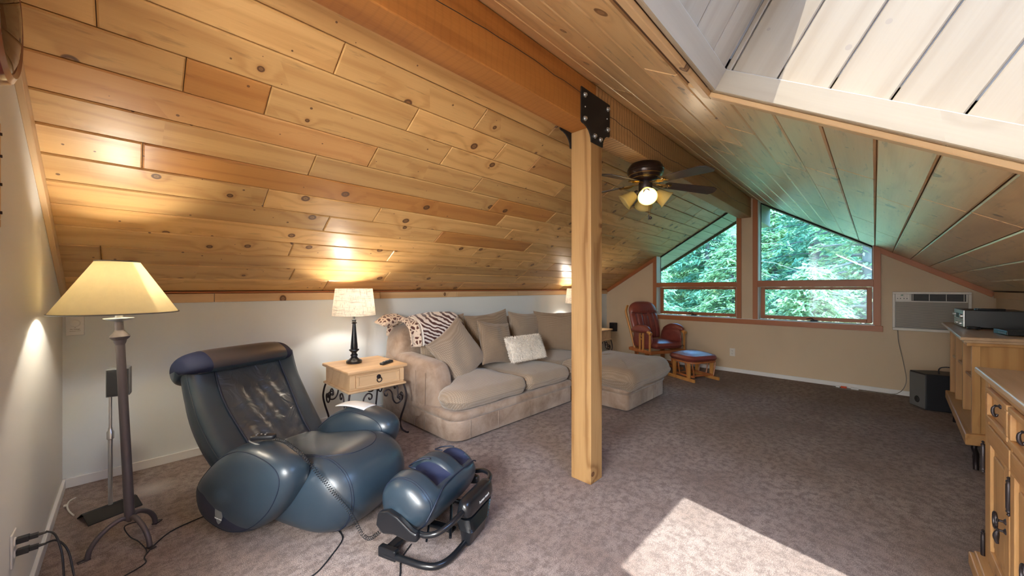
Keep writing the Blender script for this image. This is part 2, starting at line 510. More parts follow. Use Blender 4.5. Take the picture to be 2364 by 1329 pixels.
M['whitepl'] = plain('white_plastic', (.80, .82, .84), .35, var=.02)
M['greyspk'] = plain('grey_speaker_plastic', (.16, .17, .18), .5)
M['darkdot'] = plain('dark_slot', (.02, .02, .02), .6)
M['ink'] = plain('grey_ink', (.10, .11, .12), .6)
M['whiteink'] = plain('white_ink', (.75, .78, .8), .5)
M['orange'] = plain('orange_plastic', (.75, .10, .03), .5)
M['furn'] = wood('honey_pine_furniture', (.58, .34, .145), (.35, .165, .055), rough=.42, knots=.18, vary=.06)
M['furnZ'] = wood('honey_pine_upright', (.58, .34, .14), (.34, .155, .05), axis='Z', rough=.42, knots=.14, vary=.06)
M['furntop'] = wood('waxed_pine_top', (.62, .45, .30), (.42, .27, .15), rough=.33, knots=.12, vary=.04, coat=.2)
M['tablewood'] = wood('light_pine', (.72, .50, .29), (.52, .31, .15), rough=.42, knots=.12, vary=.05)
M['oak'] = wood('golden_oak', (.60, .30, .09), (.40, .17, .04), axis='Z', rough=.35, knots=0, vary=.05)
M['cherry'] = wood('reddish_oak', (.42, .15, .05), (.28, .08, .02), axis='Z', rough=.4, knots=0, vary=.05)


def suede():
    b = NB('distressed_taupe_suede'); v = b.coords(rnd=9.)
    n = b.noise(v, 5, 5, .62, .4); n2 = b.noise(v, 1.7, 3, .5)
    c = b.ramp(n, [(.30, (.19, .125, .085)), (.48, (.34, .255, .195)), (.70, (.47, .38, .31))])
    c = b.mix(b.ramp(n2, [(.4, .35), (.65, 0.)]), c, (.22, .135, .085))
    b.set(base=c, rough=.72, spec=.25, sheen=.35); b.bump(b.noise(v, 60, 4), .3, .003)
    return b.m


def waffle(name, base, dark, sc=1.):
    b = NB(name); v = b.coords(scale=(1, 1, 1))
    sx = b.new('ShaderNodeSeparateXYZ'); b.l.new(v, sx.inputs[0])
    h1 = b.mth('MULTIPLY_ADD', b.mth('SINE', b.mth('MULTIPLY', sx.outputs[0], 400 * sc)), .5, .5)
    yz = b.mth('ADD', sx.outputs[1], sx.outputs[2])
    h2 = b.mth('MULTIPLY_ADD', b.mth('SINE', b.mth('MULTIPLY', yz, 330 * sc)), .5, .5)
    h = b.mth('MULTIPLY', h1, h2)
    n = b.noise(v, 8, 3)
    c = b.mix(b.mth('MULTIPLY', b.mth('SUBTRACT', 1., h), .8), base, dark)
    c = b.mix(b.mth('MULTIPLY', n, .35), c, dark)
    b.set(base=c, rough=.85, spec=.2, sheen=.4); b.bump(h, .8, .0025)
    return b.m


M['suede'] = suede()
M['waffle'] = waffle('taupe_waffle_chenille', (.47, .385, .30), (.25, .185, .13))
M['waffle2'] = waffle('brown_waffle_chenille', (.40, .31, .23), (.20, .14, .09))
M['fur'] = plain('cream_fur', (.86, .80, .72), .9, var=.12, scale=9, sheen=.5)


def zebra():
    b = NB('zebra_plush'); v = b.coords()
    w = b.new('ShaderNodeTexWave'); b.l.new(b.coords(scale=(1, 1, 1), rot=(.2, 1.15, .5)), w.inputs['Vector'])
    w.inputs['Scale'].default_value = 9.; w.inputs['Distortion'].default_value = 5.5; w.inputs['Detail'].default_value = 1.5; w.inputs['Detail Scale'].default_value = 1.2
    b.set(base=b.ramp(w.outputs['Fac'], [(.47, (.075, .020, .016)), (.53, (.78, .72, .68))]), rough=.9, sheen=.4)
    b.bump(b.noise(v, 90, 3), .5, .006)
    return b.m


def giraffe():
    b = NB('spotted_plush'); v = b.coords()
    vo = b.new('ShaderNodeTexVoronoi', feature='DISTANCE_TO_EDGE'); b.l.new(v, vo.inputs['Vector']); vo.inputs['Scale'].default_value = 24
    b.set(base=b.ramp(vo.outputs['Distance'], [(.12, (.70, .58, .46)), (.2, (.10, .03, .02))]), rough=.9, sheen=.4)
    b.bump(b.noise(v, 60, 3), .8, .012)
    return b.m


M['zebra'] = zebra(); M['giraffe'] = giraffe()


def shade(name, base, weave, trans=.5, emit=0.):
    b = NB(name); v = b.coords()
    sx = b.new('ShaderNodeSeparateXYZ'); b.l.new(v, sx.inputs[0])
    if weave:
        a = b.noise(b.coords(scale=(9, 9, 210)), 1, 3, .7); a2 = b.noise(b.coords(scale=(150, 150, 7)), 1, 3, .7)
        f = b.mth('MAXIMUM', b.ramp(a, [(.52, 0.), (.66, 1.)]), b.ramp(a2, [(.54, 0.), (.66, 1.)]))
    else: f = b.mth('MULTIPLY', b.noise(v, 26, 5, .7), .5)
    c = b.mix(f, base, tuple(x * .45 for x in base) if weave else tuple(x * .7 for x in base))
    d = b.new('ShaderNodeBsdfDiffuse'); t = b.new('ShaderNodeBsdfTranslucent'); b.l.new(c, d.inputs[0]); b.l.new(c, t.inputs[0])
    mx = b.new('ShaderNodeMixShader'); mx.inputs[0].default_value = trans
    b.l.new(d.outputs[0], mx.inputs[1]); b.l.new(t.outputs[0], mx.inputs[2]); b.l.new(mx.outputs[0], b.out.inputs[0]); b.n.remove(b.b)
    return b.m


M['parch'] = shade('parchment_shade', (.84, .76, .56), False, .45)
M['linen'] = shade('linen_shade', (.78, .73, .66), True, .42)
M['amber'] = shade('amber_glass_shade', (.92, .80, .40), False, .55)


def emis(name, col, st):
    b = NB(name); b.set(base=col, emit=col, estr=st); return b.m


M['bulb'] = emis('lit_bulb', (1., .93, .8), 6.)

# ------------------------------------------------------------------ room shell
XF = 6.70; YK = 3.86; YR = -.965; XB = -3.2
SL, SR = .6, .6175
def zl(y): return 1.30 + SL * (3.86 - y)
def zr(y): return 1.874 + SR * y
YM = 1.431; ZM = zl(YM)
ul = Vector((0, -1, SL)).normalized(); ur = Vector((0, 1, SR)).normalized()

g = MB(); g.box(XB, XF + .02, YR - .02, YK + .02, -.08, 0)
struct(g.build('floor', M['carpet']))
g = MB(); g.prism([(YK, 0), (YK + .1, 0), (YK + .1, zl(YK + .1)), (YK, zl(YK))], -.42, 6.9)
struct(g.build('wall_left', M['wallk']))
g = MB(); g.prism([(YR, 0), (YR - .1, 0), (YR - .1, zr(YR - .1)), (YR, zr(YR))], XB, 6.9)
struct(g.build('wall_right', M['wallfar']))
g = MB()
g.prism([(1.40, 0), (YK, 0), (YK, zl(YK)), (YM, ZM), (1.40, zr(1.40))], -.42, -.305)
struct(g.build('wall_near', M['wall']))
g = MB(); g.prism([(1.40, 0), (1.50, 0), (1.50, zl(1.5)), (YM, ZM), (1.40, zr(1.40))], XB, -.42)
struct(g.build('wall_side', M['wall']))
g = MB(); g.prism([(YR, 0), (1.4, 0), (1.4, zr(1.4)), (YR, zr(YR))], XB - .12, XB)
struct(g.build('wall_rear', M['wall']))
g = MB()                                  # far gable wall with two window openings
g.prism([(YR, 0), (YK, 0), (YK, .81), (YR, .81)], XF, XF + .18)
g.prism([(2.85, .81), (YK, .81), (YK, zl(YK)), (2.85, zl(2.85))], XF, XF + .18)
g.prism([(1.28, .81), (1.56, .81), (1.56, zl(1.56)), (YM, ZM), (1.28, zr(1.28))], XF, XF + .18)
g.prism([(YR, .81), (.012, .81), (.012, zr(.012)), (YR, zr(YR))], XF, XF + .18)
struct(g.build('wall_far', M['wallfar']))

# ceilings: one backing per slope, every plank a child
def ceiling(name, side):
    z = zl if side > 0 else zr
    g = MB(); e = .017
    if side > 0: g.prism([(YK + .12, zl(YK + .12) + e), (YM, ZM + e), (YM, ZM + .16), (YK + .12, zl(YK + .12) + .16)], -.45, 7.66)
    else:
        def sec(y0, y1, x0, x1): g.prism([(y0, zr(y0) + e), (y1, zr(y1) + e), (y1, zr(y1) + .16), (y0, zr(y0) + .16)], x0, x1)
        sec(YR - .12, -.62, XB - .15, 7.66); sec(.53, YM, XB - .15, 7.66); sec(-.62, .53, XB - .15, .72); sec(-.62, .53, 1.79, 7.66)
    o = g.build(name, M['back']); return struct(o)


cl = ceiling('ceiling', 1); cr = ceiling('ceiling.001', -1)
LJ = {0: [1.316, 2.94, 4.635, 5.115], 1: [.987, 1.859, 3.81, 5.3], 2: [-.12, 2.323, 3.815, 6.32], 3: [.895, 1.737, 3.538, 4.19, 5.9],
      4: [2.66, 3.82, 5.35], 5: [1.053, 2.07, 3.362, 4.5, 6.1], 6: [.623, 1.38, 2.862, 5.89], 7: [.05, 2.6, 4.1, 5.01], 8: [.805, 2.36, 3.21, 4.525, 5.02, 6.3],
      9: [1.125, 2.027, 3.6, 5.73], 10: [.176, .497, 1.6, 2.955, 4.36, 4.84], 11: [-.085, 1.236, 1.99, 2.39, 3.63, 6.07],
      12: [.733, 1.66, 3.64, 4.96, 5.6, 5.99], 13: [.3, 2.283, 5.06, 6.4], 14: [1.1, 3.0, 4.9], 15: [.6, 2.5, 4.2, 6.0]}
plankmesh = {}


def plank(parent, c, ang_frame, L, w, mat, t=.016, ch=.006, name='plank'):
    key = (round(L, 2), round(w, 3), mat.name, t)
    g = MB(); g.cham(-L / 2, L / 2, -w / 2, w / 2, 0, t, ch)
    o = g.build(name, mat, parent); o.matrix_local = Matrix.Translation(c) @ ang_frame
    return o


FL = frame((0, 0, 0), (-1, 0, 0), ul); FR = frame((0, 0, 0), (1, 0, 0), ur)
nl = math.sqrt(1 + SL * SL); nr_ = math.sqrt(1 + SR * SR)
GAP = .005
for k in range(16):
    y0 = 3.853 - .1552 * k; y1 = y0 - .1552
    xs = [-.30] + LJ[k] + [6.905]
    for a, b in zip(xs[:-1], xs[1:]):
        ym = (y0 + y1) / 2
        plank(cl, Vector(((a + b) / 2, ym, zl(ym))), FL, b - a - GAP * .6, .1552 * nl - GAP, M['plankR'] if (k, a) in ((10, .176), (5, 2.07), (7, .05), (8, 2.36)) else M['plank'])
RJ = {0: [2.2, 4.9], 1: [1.2, 3.4, 5.6], 2: [.2, 2.0, 4.3, 5.9], 3: [2.7, 4.6], 4: [-.5, 2.725, 3.56, 5.3], 5: [3.07, 4.9, 5.8], 6: [2.61, 4.4, 5.6], 7: [2.84, 3.37, 5.0, 6.1],
      8: [2.98, 4.6, 5.5], 9: [.9, 2.37, 3.6, 4.8, 6.2], 10: [-.9, 1.67, 2.80, 3.47, 5.1], 11: [.4, 3.27, 4.4, 5.9], 12: [1.1, 2.6, 4.1], 13: [-.2, 2.2, 3.9, 5.5], 14: [.9, 3.0, 5.2]}
for k in range(15):
    y0 = -.9355 + .1555 * k; y1 = y0 + .1555
    spans = [(XB, 6.905)]
    if y1 > -.60 and y0 < .50: spans = [(XB, .728), (1.785, 6.905)]
    for s0, s1 in spans:
        xs = [s0] + [x for x in ([-1.7] + RJ[k]) if s0 + .1 < x < s1 - .1] + [s1]
        for a, b in zip(xs[:-1], xs[1:]):
            ya, yb = y0, y1
            if 8.5 < k < 9.5 and a < 1.78 and b > .73: pass
            ym = (ya + yb) / 2
            plank(cr, Vector(((a + b) / 2, ym, zr(ym))), FR, b - a - GAP * .6, (yb - ya) * nr_ - GAP, M['plankB'])

# roof overhang beyond the glass (its boards continue the ceiling)
ov = MB(); ov.box(6.93, 7.66, .2, .3, 4.2, 4.21)
eave = thing('roof_overhang', 'pale boarded underside of the roof overhang outside the left gable window', 'overhang', (7.3, 2.7, zl(2.7)))
for k in range(16):
    y0 = 3.853 - .1552 * k; ym = y0 - .0776
    plank(eave, Vector((0, ym - 2.7, zl(ym) - zl(2.7))), FL, .70, .1552 * nl - GAP, M['paleX'], name='board')
ov = MB(); fl0 = FL.to_3x3(); ov.box(-.02, .02, -1.25, 1.45, -.04, .16)
o = ov.build('fascia', M['back'], eave); o.matrix_local = Matrix.Translation(Vector((.37, 0, 0))) @ FL
tl = thing('beam_tail', 'blocky pale outer end of the ridge beam seen through the right gable window', 'beam', (6.95, 1.43, 2.37))
g = MB(); g.box(0, .70, -.15, .15, 0, .33); g.build('tail_block', M['paleX'], tl, bev=.004)

# skylight well in the right slope
sky_f = frame((0, .505, zr(.505)), (1, 0, 0), ur)
sh = thing('skylight_well', 'whitewashed pine boarded skylight shaft cut into the ceiling, top right', 'skylight', (1.25, .1, 2.1)); sh.matrix_world = sky_f
sh['kind'] = 'structure'
X0, X1, Y0s, H = .745, 1.77, -1.30, .5
def pale_board(x0, x1, y0, y1, z0, z1, mat=None, name='board', ch=True):
    cx, cy, cz = (x0 + x1) / 2, (y0 + y1) / 2, (z0 + z1) / 2
    g = MB(); g.box(x0 - cx, x1 - cx, y0 - cy, y1 - cy, z0 - cz, z1 - cz)
    o = g.build(name, mat or M['pale'], sh, bev=.004 if ch else .002, bseg=1); o.location = (cx, cy, cz); return o
yy = [0, -.03, -.215, -.401, -.583, -.771, -.956, -1.14, -1.30]
for a, b in zip(yy[:-1], yy[1:]):
    pale_board(X1, X1 + .016, b + .003, a - .003, .075, H)
    pale_board(X0 - .016, X0, b + .003, a - .003, .075, H)
xx = [X0, .87, 1.055, 1.24, 1.425, 1.61, X1]
for a, b in zip(xx[:-1], xx[1:]):
    pale_board(a + .003, b - .003, 0, .016, .075, H)
    pale_board(a + .003, b - .003, Y0s - .016, Y0s, .075, H)
# apron boards round the foot of the shaft
for args in ((X1 - .012, X1 + .014, Y0s, 0), (X0 - .014, X0 + .012, Y0s, 0)):
    g = MB(); x0, x1, y0, y1 = args; L = y1 - y0
    g.box(-L / 2, L / 2, -.0435, .0435, -.013, .013)
    o = g.build('apron_board', M['paleX'], sh, bev=.003, bseg=1)
    o.matrix_local = frame(((x0 + x1) / 2, (y0 + y1) / 2, .0435), (0, 1, 0), (0, 0, 1))
for y in (-.001, Y0s + .001):
    g = MB(); L = X1 - X0 - .02; g.box(-L / 2, L / 2, -.013, .013, -.0435, .0435)
    o = g.build('apron_board', M['paleX'], sh, bev=.003, bseg=1); o.location = ((X0 + X1) / 2, y, .0435)
# casing strips under the ceiling
for (x0, x1, y0, y1) in ((X0 - .055, X1 + .055, .012, .055), (X0 - .055, X1 + .055, Y0s - .055, Y0s - .012), (X1 + .012, X1 + .055, Y0s - .012, .012), (X0 - .055, X0 - .012, Y0s - .012, .012)):
    g = MB(); lx, ly = x1 - x0, y1 - y0
    if lx > ly: g.box(-lx / 2, lx / 2, -ly / 2, ly / 2, -.02, 0)
    else: g.box(-ly / 2, ly / 2, -lx / 2, lx / 2, -.02, 0)
    o = g.build('casing_strip', M['lighttrim'], sh, bev=.003, bseg=1)
    o.location = ((x0 + x1) / 2, (y0 + y1) / 2, 0)
    if lx < ly: o.rotation_euler = (0, 0, PI / 2)
g = MB()
g.box(X0 - .10, X1 + .10, -.100, .10, H, H + .06); g.box(X0 - .10, X1 + .10, Y0s - .10, Y0s + .01, H, H + .06)
g.box(X0 - .10, X0 + .002, Y0s, 0, H, H + .06); g.box(X1 - .002, X1 + .10, Y0s, 0, H, H + .06)
g.box(X0 - .08, X0 - .02, Y0s - .08, .08, .02, H); g.box(X1 + .02, X1 + .08, Y0s - .08, .08, .02, H)
g.box(X0 - .08, X1 + .08, .02, .08, .02, H); g.box(X0 - .08, X1 + .08, Y0s - .08, Y0s - .02, .02, H)
g.build('skylight_frame', M['white'], sh)
g = MB(); g.box(X0, X1, Y0s, -.1, H + .02, H + .026); g.build('glass_pane', M['clear'], sh)
pr = portal('portal_skylight', (0, 0, 0), (0, 0, 0), X1 - X0, -Y0s - .1)
pr.matrix_world = sky_f @ Matrix.Translation(((X0 + X1) / 2, (Y0s - .1) / 2, H + .05))

# ------------------------------------------------------------------ trim, baseboards
def trim(name, mat, poly, a0, a1, ax='x', bev=.002, parent=None, label=None):
    # centre each board on its own origin so that grain follows it
    g = MB(); cy = sum(p[0] for p in poly) / len(poly); cz = sum(p[1] for p in poly) / len(poly); cm = (a0 + a1) / 2
    q = [(p[0] - cy, p[1] - cz) for p in poly]
    g.prism(q, a0 - cm, a1 - cm, ax)
    o = g.build(name, mat, parent, bev=bev, bseg=1)
    o.location = (cm, cy, cz) if ax == 'x' else (cy, cm, cz) if ax == 'y' else (cy, cz, cm)
    return o


def rect(a0, a1, b0, b1): return [(a0, b0), (a1, b0), (a1, b1), (a0, b1)]


def ybar(name, mat, x0, x1, y0, y1, z0, z1, bev=.002):      # board running along y
    L = y1 - y0; g = MB(); g.box(-L / 2, L / 2, -(x1 - x0) / 2, (x1 - x0) / 2, -(z1 - z0) / 2, (z1 - z0) / 2)
    o = g.build(name, mat, None, bev=bev, bseg=1)
    o.location = ((x0 + x1) / 2, (y0 + y1) / 2, (z0 + z1) / 2); o.rotation_euler = (0, 0, PI / 2); return o


def zbar(name, mat, x0, x1, y0, y1, z0, z1, bev=.002):      # upright board
    L = z1 - z0; g = MB(); g.box(-L / 2, L / 2, -(x1 - x0) / 2, (x1 - x0) / 2, -(y1 - y0) / 2, (y1 - y0) / 2)
    o = g.build(name, mat, None, bev=bev, bseg=1)
    o.matrix_world = frame(((x0 + x1) / 2, (y0 + y1) / 2, (z0 + z1) / 2), (0, 0, 1), (1, 0, 0)); return o


T = 0
def st(o): return struct(o)


# knee-wall top boards (left) with their visible butt joints
jx = [-.305, .486, 1.9, 2.938, 4.08, 5.5, XF]
kt = thing('trim_1', None, None, (3, YK, 1.25)); kt['kind'] = 'structure'
for a, b in zip(jx[:-1], jx[1:]):
    g = MB(); L = b - a - .003; g.box(-L / 2, L / 2, -.009, .009, -.0345, .0345)
    o = g.build('board', M['lighttrim'], kt, bev=.002, bseg=1); o.location = ((a + b) / 2 - 3, -.009, 0)
g = MB(); g.prism([(0, 0), (-.028, 0), (-.024, -.010), (-.010, -.016), (0, -.017)], -.305 - 3, XF - 3); o = g.build('cove_strip', M['casing'], kt); o.location = (0, 0, .052)
kt2 = struct(trim('trim_2', M['lighttrim'], rect(YR, YR + .018, 1.22, 1.286), XB, XF))
b1 = struct(trim('baseboard_left', M['white'], rect(YK - .014, YK, 0, .062), -.305, XF))
b2 = struct(ybar('baseboard_far', M['white'], XF - .014, XF, YR, YK, 0, .058))
b3 = struct(ybar('baseboard_near', M['white'], -.305, -.290, 1.40, YK, 0, .062))
b4 = struct(trim('baseboard_right', M['white'], rect(YR, YR + .014, 0, .06), XB, XF))
# rake boards
def rake(name, mat, x0, x1, ya, yb, zf, h, drop=0.):
    a = Vector((0, ya, zf(ya))); b = Vector((0, yb, zf(yb))); L = (b - a).length; d = (b - a).normalized()
    n = Vector((1, 0, 0)).cross(d); n = n if n.z < 0 else -n
    g = MB(); g.box(-L / 2, L / 2, -(x1 - x0) / 2, (x1 - x0) / 2, 0, h)
    o = g.build(name, mat, None, bev=.002, bseg=1)
    c = (a + b) / 2; c.x = (x0 + x1) / 2
    M4 = Matrix((d, n.cross(d), n)).transposed().to_4x4(); M4.translation = c; o.matrix_world = M4
    return struct(o)


rake('trim_3', M['casing'], XF - .02, XF, 2.9, YK, zl, .06)
rake('trim_4', M['casing'], XF - .02, XF, YR, -.055, zr, .06)
rake('trim_5', M['lighttrim'], -.305, -.283, 1.55, YK, zl, .077)
# gable window casings and bars
CX0, CX1 = XF - .022, XF
def cas(n, *a): return struct(zbar('trim_%d' % n, M['casing'], *a))
def vpoly(n, y0, y1, z0, zf):
    g = MB(); cy = (y0 + y1) / 2; cz = (z0 + zf(cy)) / 2
    pts = [(y0, z0), (y1, z0), (y1, zf(y1) - .002), (y0, zf(y0) - .002)]
    # local x = up, y = world x, z = world y
    vs = [(p[1] - cz, x, p[0] - cy) for x in (-.011, .011) for p in pts]
    g.add(vs, [(0, 1, 2, 3), (7, 6, 5, 4)] + [(i, (i + 1) % 4, 4 + (i + 1) % 4, 4 + i) for i in range(4)])
    o = g.build('trim_%d' % n, M['casing'], None, bev=.002, bseg=1)
    MM = Matrix(((0, 1, 0), (0, 0, 1), (1, 0, 0))).to_4x4(); MM.translation = ((CX0 + CX1) / 2, cy, cz); o.matrix_world = MM
    return struct(o)


vpoly(6, 2.845, 2.905, .848, zl); vpoly(7, 1.497, 1.56, .848, zl)
vpoly(8, 1.28, 1.343, .848, zr); vpoly(9, -.058, .012, .848, zr)
struct(ybar('trim_10', M['casing'], XF - .012, XF + .17, 1.56, 2.848, 1.345, 1.423)); struct(ybar('trim_11', M['casing'], XF - .012, XF + .17, .012, 1.28, 1.345, 1.440))
struct(ybar('trim_12', M['casing'], XF - .026, XF, -.076, 2.92, .773, .846))
struct(ybar('trim_13', M['white'], XF - .03, XF + .18, .0, 2.86, .846, .853, bev=.001))


def jamb(n, y, z0, z1, s, mat):      # lining board at side y, thickness towards s
    return struct(zbar('trim_%d' % n, mat, XF, XF + .18, min(y, y + .008 * s), max(y, y + .008 * s), z0, z1, bev=.001))


jamb(14, 2.85, .853, 1.345, -1, M['white']); jamb(15, 1.56, .853, 1.345, 1, M['white']); jamb(16, 1.28, .853, 1.345, -1, M['white']); jamb(17, .012, .853, 1.345, 1, M['white'])
jamb(18, 2.85, 1.423, 1.905, -1, M['white']); jamb(19, 1.28, 1.44, 2.66, -1, M['white']); jamb(20, 1.56, 1.423, 2.67, 1, M['white']); jamb(21, .012, 1.44, 1.875, 1, M['white'])


def gable_window(n, y0, y1, zf, zbar_, crank_y):
    w = thing('window_%d' % n, None, None, (6.87, (y0 + y1) / 2, .853)); w['kind'] = 'structure'
    cy = (y0 + y1) / 2
    # lower awning sash
    a, b, z0, z1 = y0 + .012 - cy, y1 - .012 - cy, .008, 1.343 - .853
    fw = .052
    for (u0, u1, v0, v1) in ((a, a + fw, z0, z1), (b - fw, b, z0, z1), (a + fw, b - fw, z0, z0 + fw), (a + fw, b - fw, z1 - fw * .7, z1)):
        g = MB(); L = max(u1 - u0, v1 - v0); t = min(u1 - u0, v1 - v0)
        g.box(-L / 2, L / 2, -.02, .02, -t / 2, t / 2)
        o = g.build('sash_rail', M['casing'], w, bev=.004, bseg=1)
        c = Vector((0, (u0 + u1) / 2, (v0 + v1) / 2))
        if u1 - u0 > v1 - v0: o.location = c; o.rotation_euler = (0, 0, PI / 2)
        else: o.matrix_local = frame(c, (0, 0, 1), (1, 0, 0))
    g = MB(); g.box(-.003, .003, a + fw, b - fw, z0 + fw, z1 - fw * .7); g.build('glass_pane', M['glass'], w)
    g = MB()                                              # crank handle
    g.box(-.075, -.03, crank_y - cy - .04, crank_y - cy + .04, .004, .022)
    g.tube(smoothpath([(-.06, crank_y - cy, .02), (-.075, crank_y - cy + .03, .045), (-.07, crank_y - cy + .06, .04), (-.068, crank_y - cy + .085, .03)], 4), .006, 6)
    g.build('crank_handle', M['blackmat'], w, smooth=40)
    # upper fixed light
    zb = zbar_ - .853
    e = .008
    pts = [(y0 + e, zb), (y1 - e, zb), (y1 - e, zf(y1 - e) - .853 - .012), (y0 + e, zf(y0 + e) - .853 - .012)]
    pts = [(p[0] - cy, p[1]) for p in pts]
    g = MB(); g.prism(pts, -.004, .004); g.build('glass_pane', M['glass'], w)
    g = MB()
    inn = []
    C = Vector((sum(p[0] for p in pts) / 4, sum(p[1] for p in pts) / 4))
    for i in range(4):
        p, q = Vector(pts[i]), Vector(pts[(i + 1) % 4])
        g.tube([(0, p.x, p.y), (0, q.x, q.y)], .007 if i != 2 else .011, 6)
    g.build('gasket', M['darkdot'], w)
    return w


gable_window(1, 1.56, 2.85, zl, 1.423, 2.24); gable_window(2, .012, 1.28, zr, 1.44, .62)
portal('portal_gable', (6.93, 2.2, 1.6), (0, PI / 2, 0), 1.7, 1.3); portal('portal_gable2', (6.93, .65, 1.6), (0, PI / 2, 0), 1.7, 1.3)

# ------------------------------------------------------------------ beam, post, brackets
def crackmesh(g, x0, x1, y, z, amp=.006, n=60, sy=-1, seed=1):
    rnd = random.Random(seed); pts = []
    for i in range(n + 1): pts.append((x0 + (x1 - x0) * i / n, y, z + .02 * math.sin(i * .21 + seed) + rnd.uniform(-amp, amp)))
    g.tube(pts, .0022, 4)


for nm, a, b, lab, cz in (('ridge_beam', XB, 2.24, 'reddish rough sawn ridge beam running from the post toward the top left', 2.60),
                          ('ridge_beam.001', 2.243, 6.90, 'rough sawn ridge beam between the post and the far gable wall', 2.60)):
    t = thing('ridge_beam', lab, 'beam', ((a + b) / 2, 1.452, 2.42))
    L = b - a
    g = MB(); g.prism([(-.082, 0), (.082, 0), (.082, zl(1.534) - 2.422), (-.021, ZM - 2.422), (-.082, zr(1.37) - 2.422)], -L / 2, L / 2)
    g.build('timber', M['beam' if a < 0 else 'beam2'], t, bev=.006, bseg=2)
    g = MB(); crackmesh(g, -L / 2 + .02, L / 2 - .02, -.0822, .165 if a < 0 else .13, seed=3 if a < 0 else 8)
    g.build('crack', M['darkdot'], t)
post = thing('support_post', 'square rough sawn timber post standing in the middle of the room', 'post', (2.2455, 1.452, 0))
g = MB(); g.box(-.0725, .0725, -.08, .08, 0, 2.42); g.build('timber', M['post'], post, bev=.005, bseg=2)


def plate_poly():
    pts = [(2.048, 2.64), (2.048, 2.415)]
    for i in range(7): t = i / 6 * PI / 2; pts.append((2.165 - .10 * (1 - math.sin(t)) - .002, 2.325 + .08 * math.cos(t)) if 0 else (2.06 + .105 * math.sin(t), 2.318 + .09 * math.cos(t)))
    pts += [(2.165, 2.312), (2.312, 2.312)]
    for i in range(7): t = PI / 2 - i / 6 * PI / 2; pts.append((2.407 - .095 * math.sin(t) if 0 else 2.402 - .09 * math.sin(t), 2.318 + .09 * math.cos(t)))
    pts += [(2.407, 2.415), (2.407, 2.64)]
    return pts


for s, y, lab in ((-1, 1.366, 'black steel connector plate bolted over the joint of post and beam, facing the room'),
                  (1, 1.536, 'black steel connector plate behind the post and beam joint, only an edge showing')):
    p = thing('connector_plate', lab, 'bracket', (2.2275, y, 2.31))
    g = MB(); g.prism([(a - 2.2275, b - 2.31) for a, b in plate_poly()], -.004, .004, 'y'); g.build('plate', M['blackmat'], p)
    for bx, bz in ((2.085, 2.595), (2.085, 2.44), (2.378, 2.60), (2.378, 2.455), (2.205, 2.36), (2.278, 2.355)):
        g = MB(); g.lathe([(.017, 0), (.017, .004), (.011, .005), (.011, .014), (.006, .017)], 8)
        o = g.build('bolt', M['silver'], p, smooth=30); o.location = (bx - 2.2275, s * .004, bz - 2.31); o.rotation_euler = (-s * PI / 2, 0, 0)
    for bx, bz in ((2.09, 2.52), (2.37, 2.53)):
        g = MB(); g.lathe([(.005, 0), (.004, .003)], 6); o = g.build('screw', M['silver'], p); o.location = (bx - 2.2275, s * .004, bz - 2.31); o.rotation_euler = (-s * PI / 2, 0, 0)

# ------------------------------------------------------------------ sectional sofa (suede base, chenille cushions)
def sub3(o, l=1):
    m = o.modifiers.new('s', 'SUBSURF'); m.levels = l; m.render_levels = l; return o


sofa = thing('sectional_sofa', 'two seat sofa section with taupe suede base against the long wall', 'sofa', (2.75, 3.15, 0), 0, 'sections of the sectional sofa')
ox, oy = 2.75, 3.15
def rel(pts): return [(a - ox, b - oy) for a, b in pts]


g = MB(); out = rel(rrect(1.905, 3.60, 2.53, 3.80, rs=(.14, .03, .03, .03)))
g.slab(out, .015, .185, r=.012, crown=0); g.build('base', M['suede'], sofa, smooth=50)
g = MB(); out = rel(rrect(1.900, 3.603, 2.522, 3.80, rs=(.15, .03, .03, .03)))
g.slab(out, .178, .262, r=.03, crown=.0, bul=.006); g.build('front_rail', M['suede'], sofa, smooth=50)
pieces('seam', M['suede'], sofa, [[(x - ox, 2.5285 - oy, .02), (x - ox, 2.5285 - oy, .178)] for x in (2.08, 2.42, 2.86)] +
       [[(1.9035 - ox, y - oy, .02), (1.9015 - ox, y - .01 - oy, .3), (1.8995 - ox, y - .02 - oy, .55)] for y in (3.15, 2.98)], .0032)
prof = smoothloop([(2.83, .03), (2.815, .30), (2.825, .47), (2.87, .585), (2.97, .635), (3.3, .655), (3.60, .665), (3.80, .66), (3.80, .03)], 5)
prof = [(a - oy, b) for a, b in prof]
g = MB(); g.bulge(prof, .128, x0=2.028 - ox, p=5, q=3.2, n=16, ctr=(3.4 - oy, .25)); g.build('armrest', M['suede'], sofa, smooth=60)
prof = smoothloop([(3.52, .30), (3.49, .62), (3.49, .84), (3.54, .925), (3.65, .945), (3.76, .93), (3.81, .86), (3.82, .55), (3.80, .05), (3.55, .05)], 4)
prof = [(a - oy, b) for a, b in prof]
g = MB(); g.bulge(prof, .835, x0=2.755 - ox, p=14, q=4, n=30, ctr=(3.66 - oy, .4)); g.build('backrest', M['suede'], sofa, smooth=60)
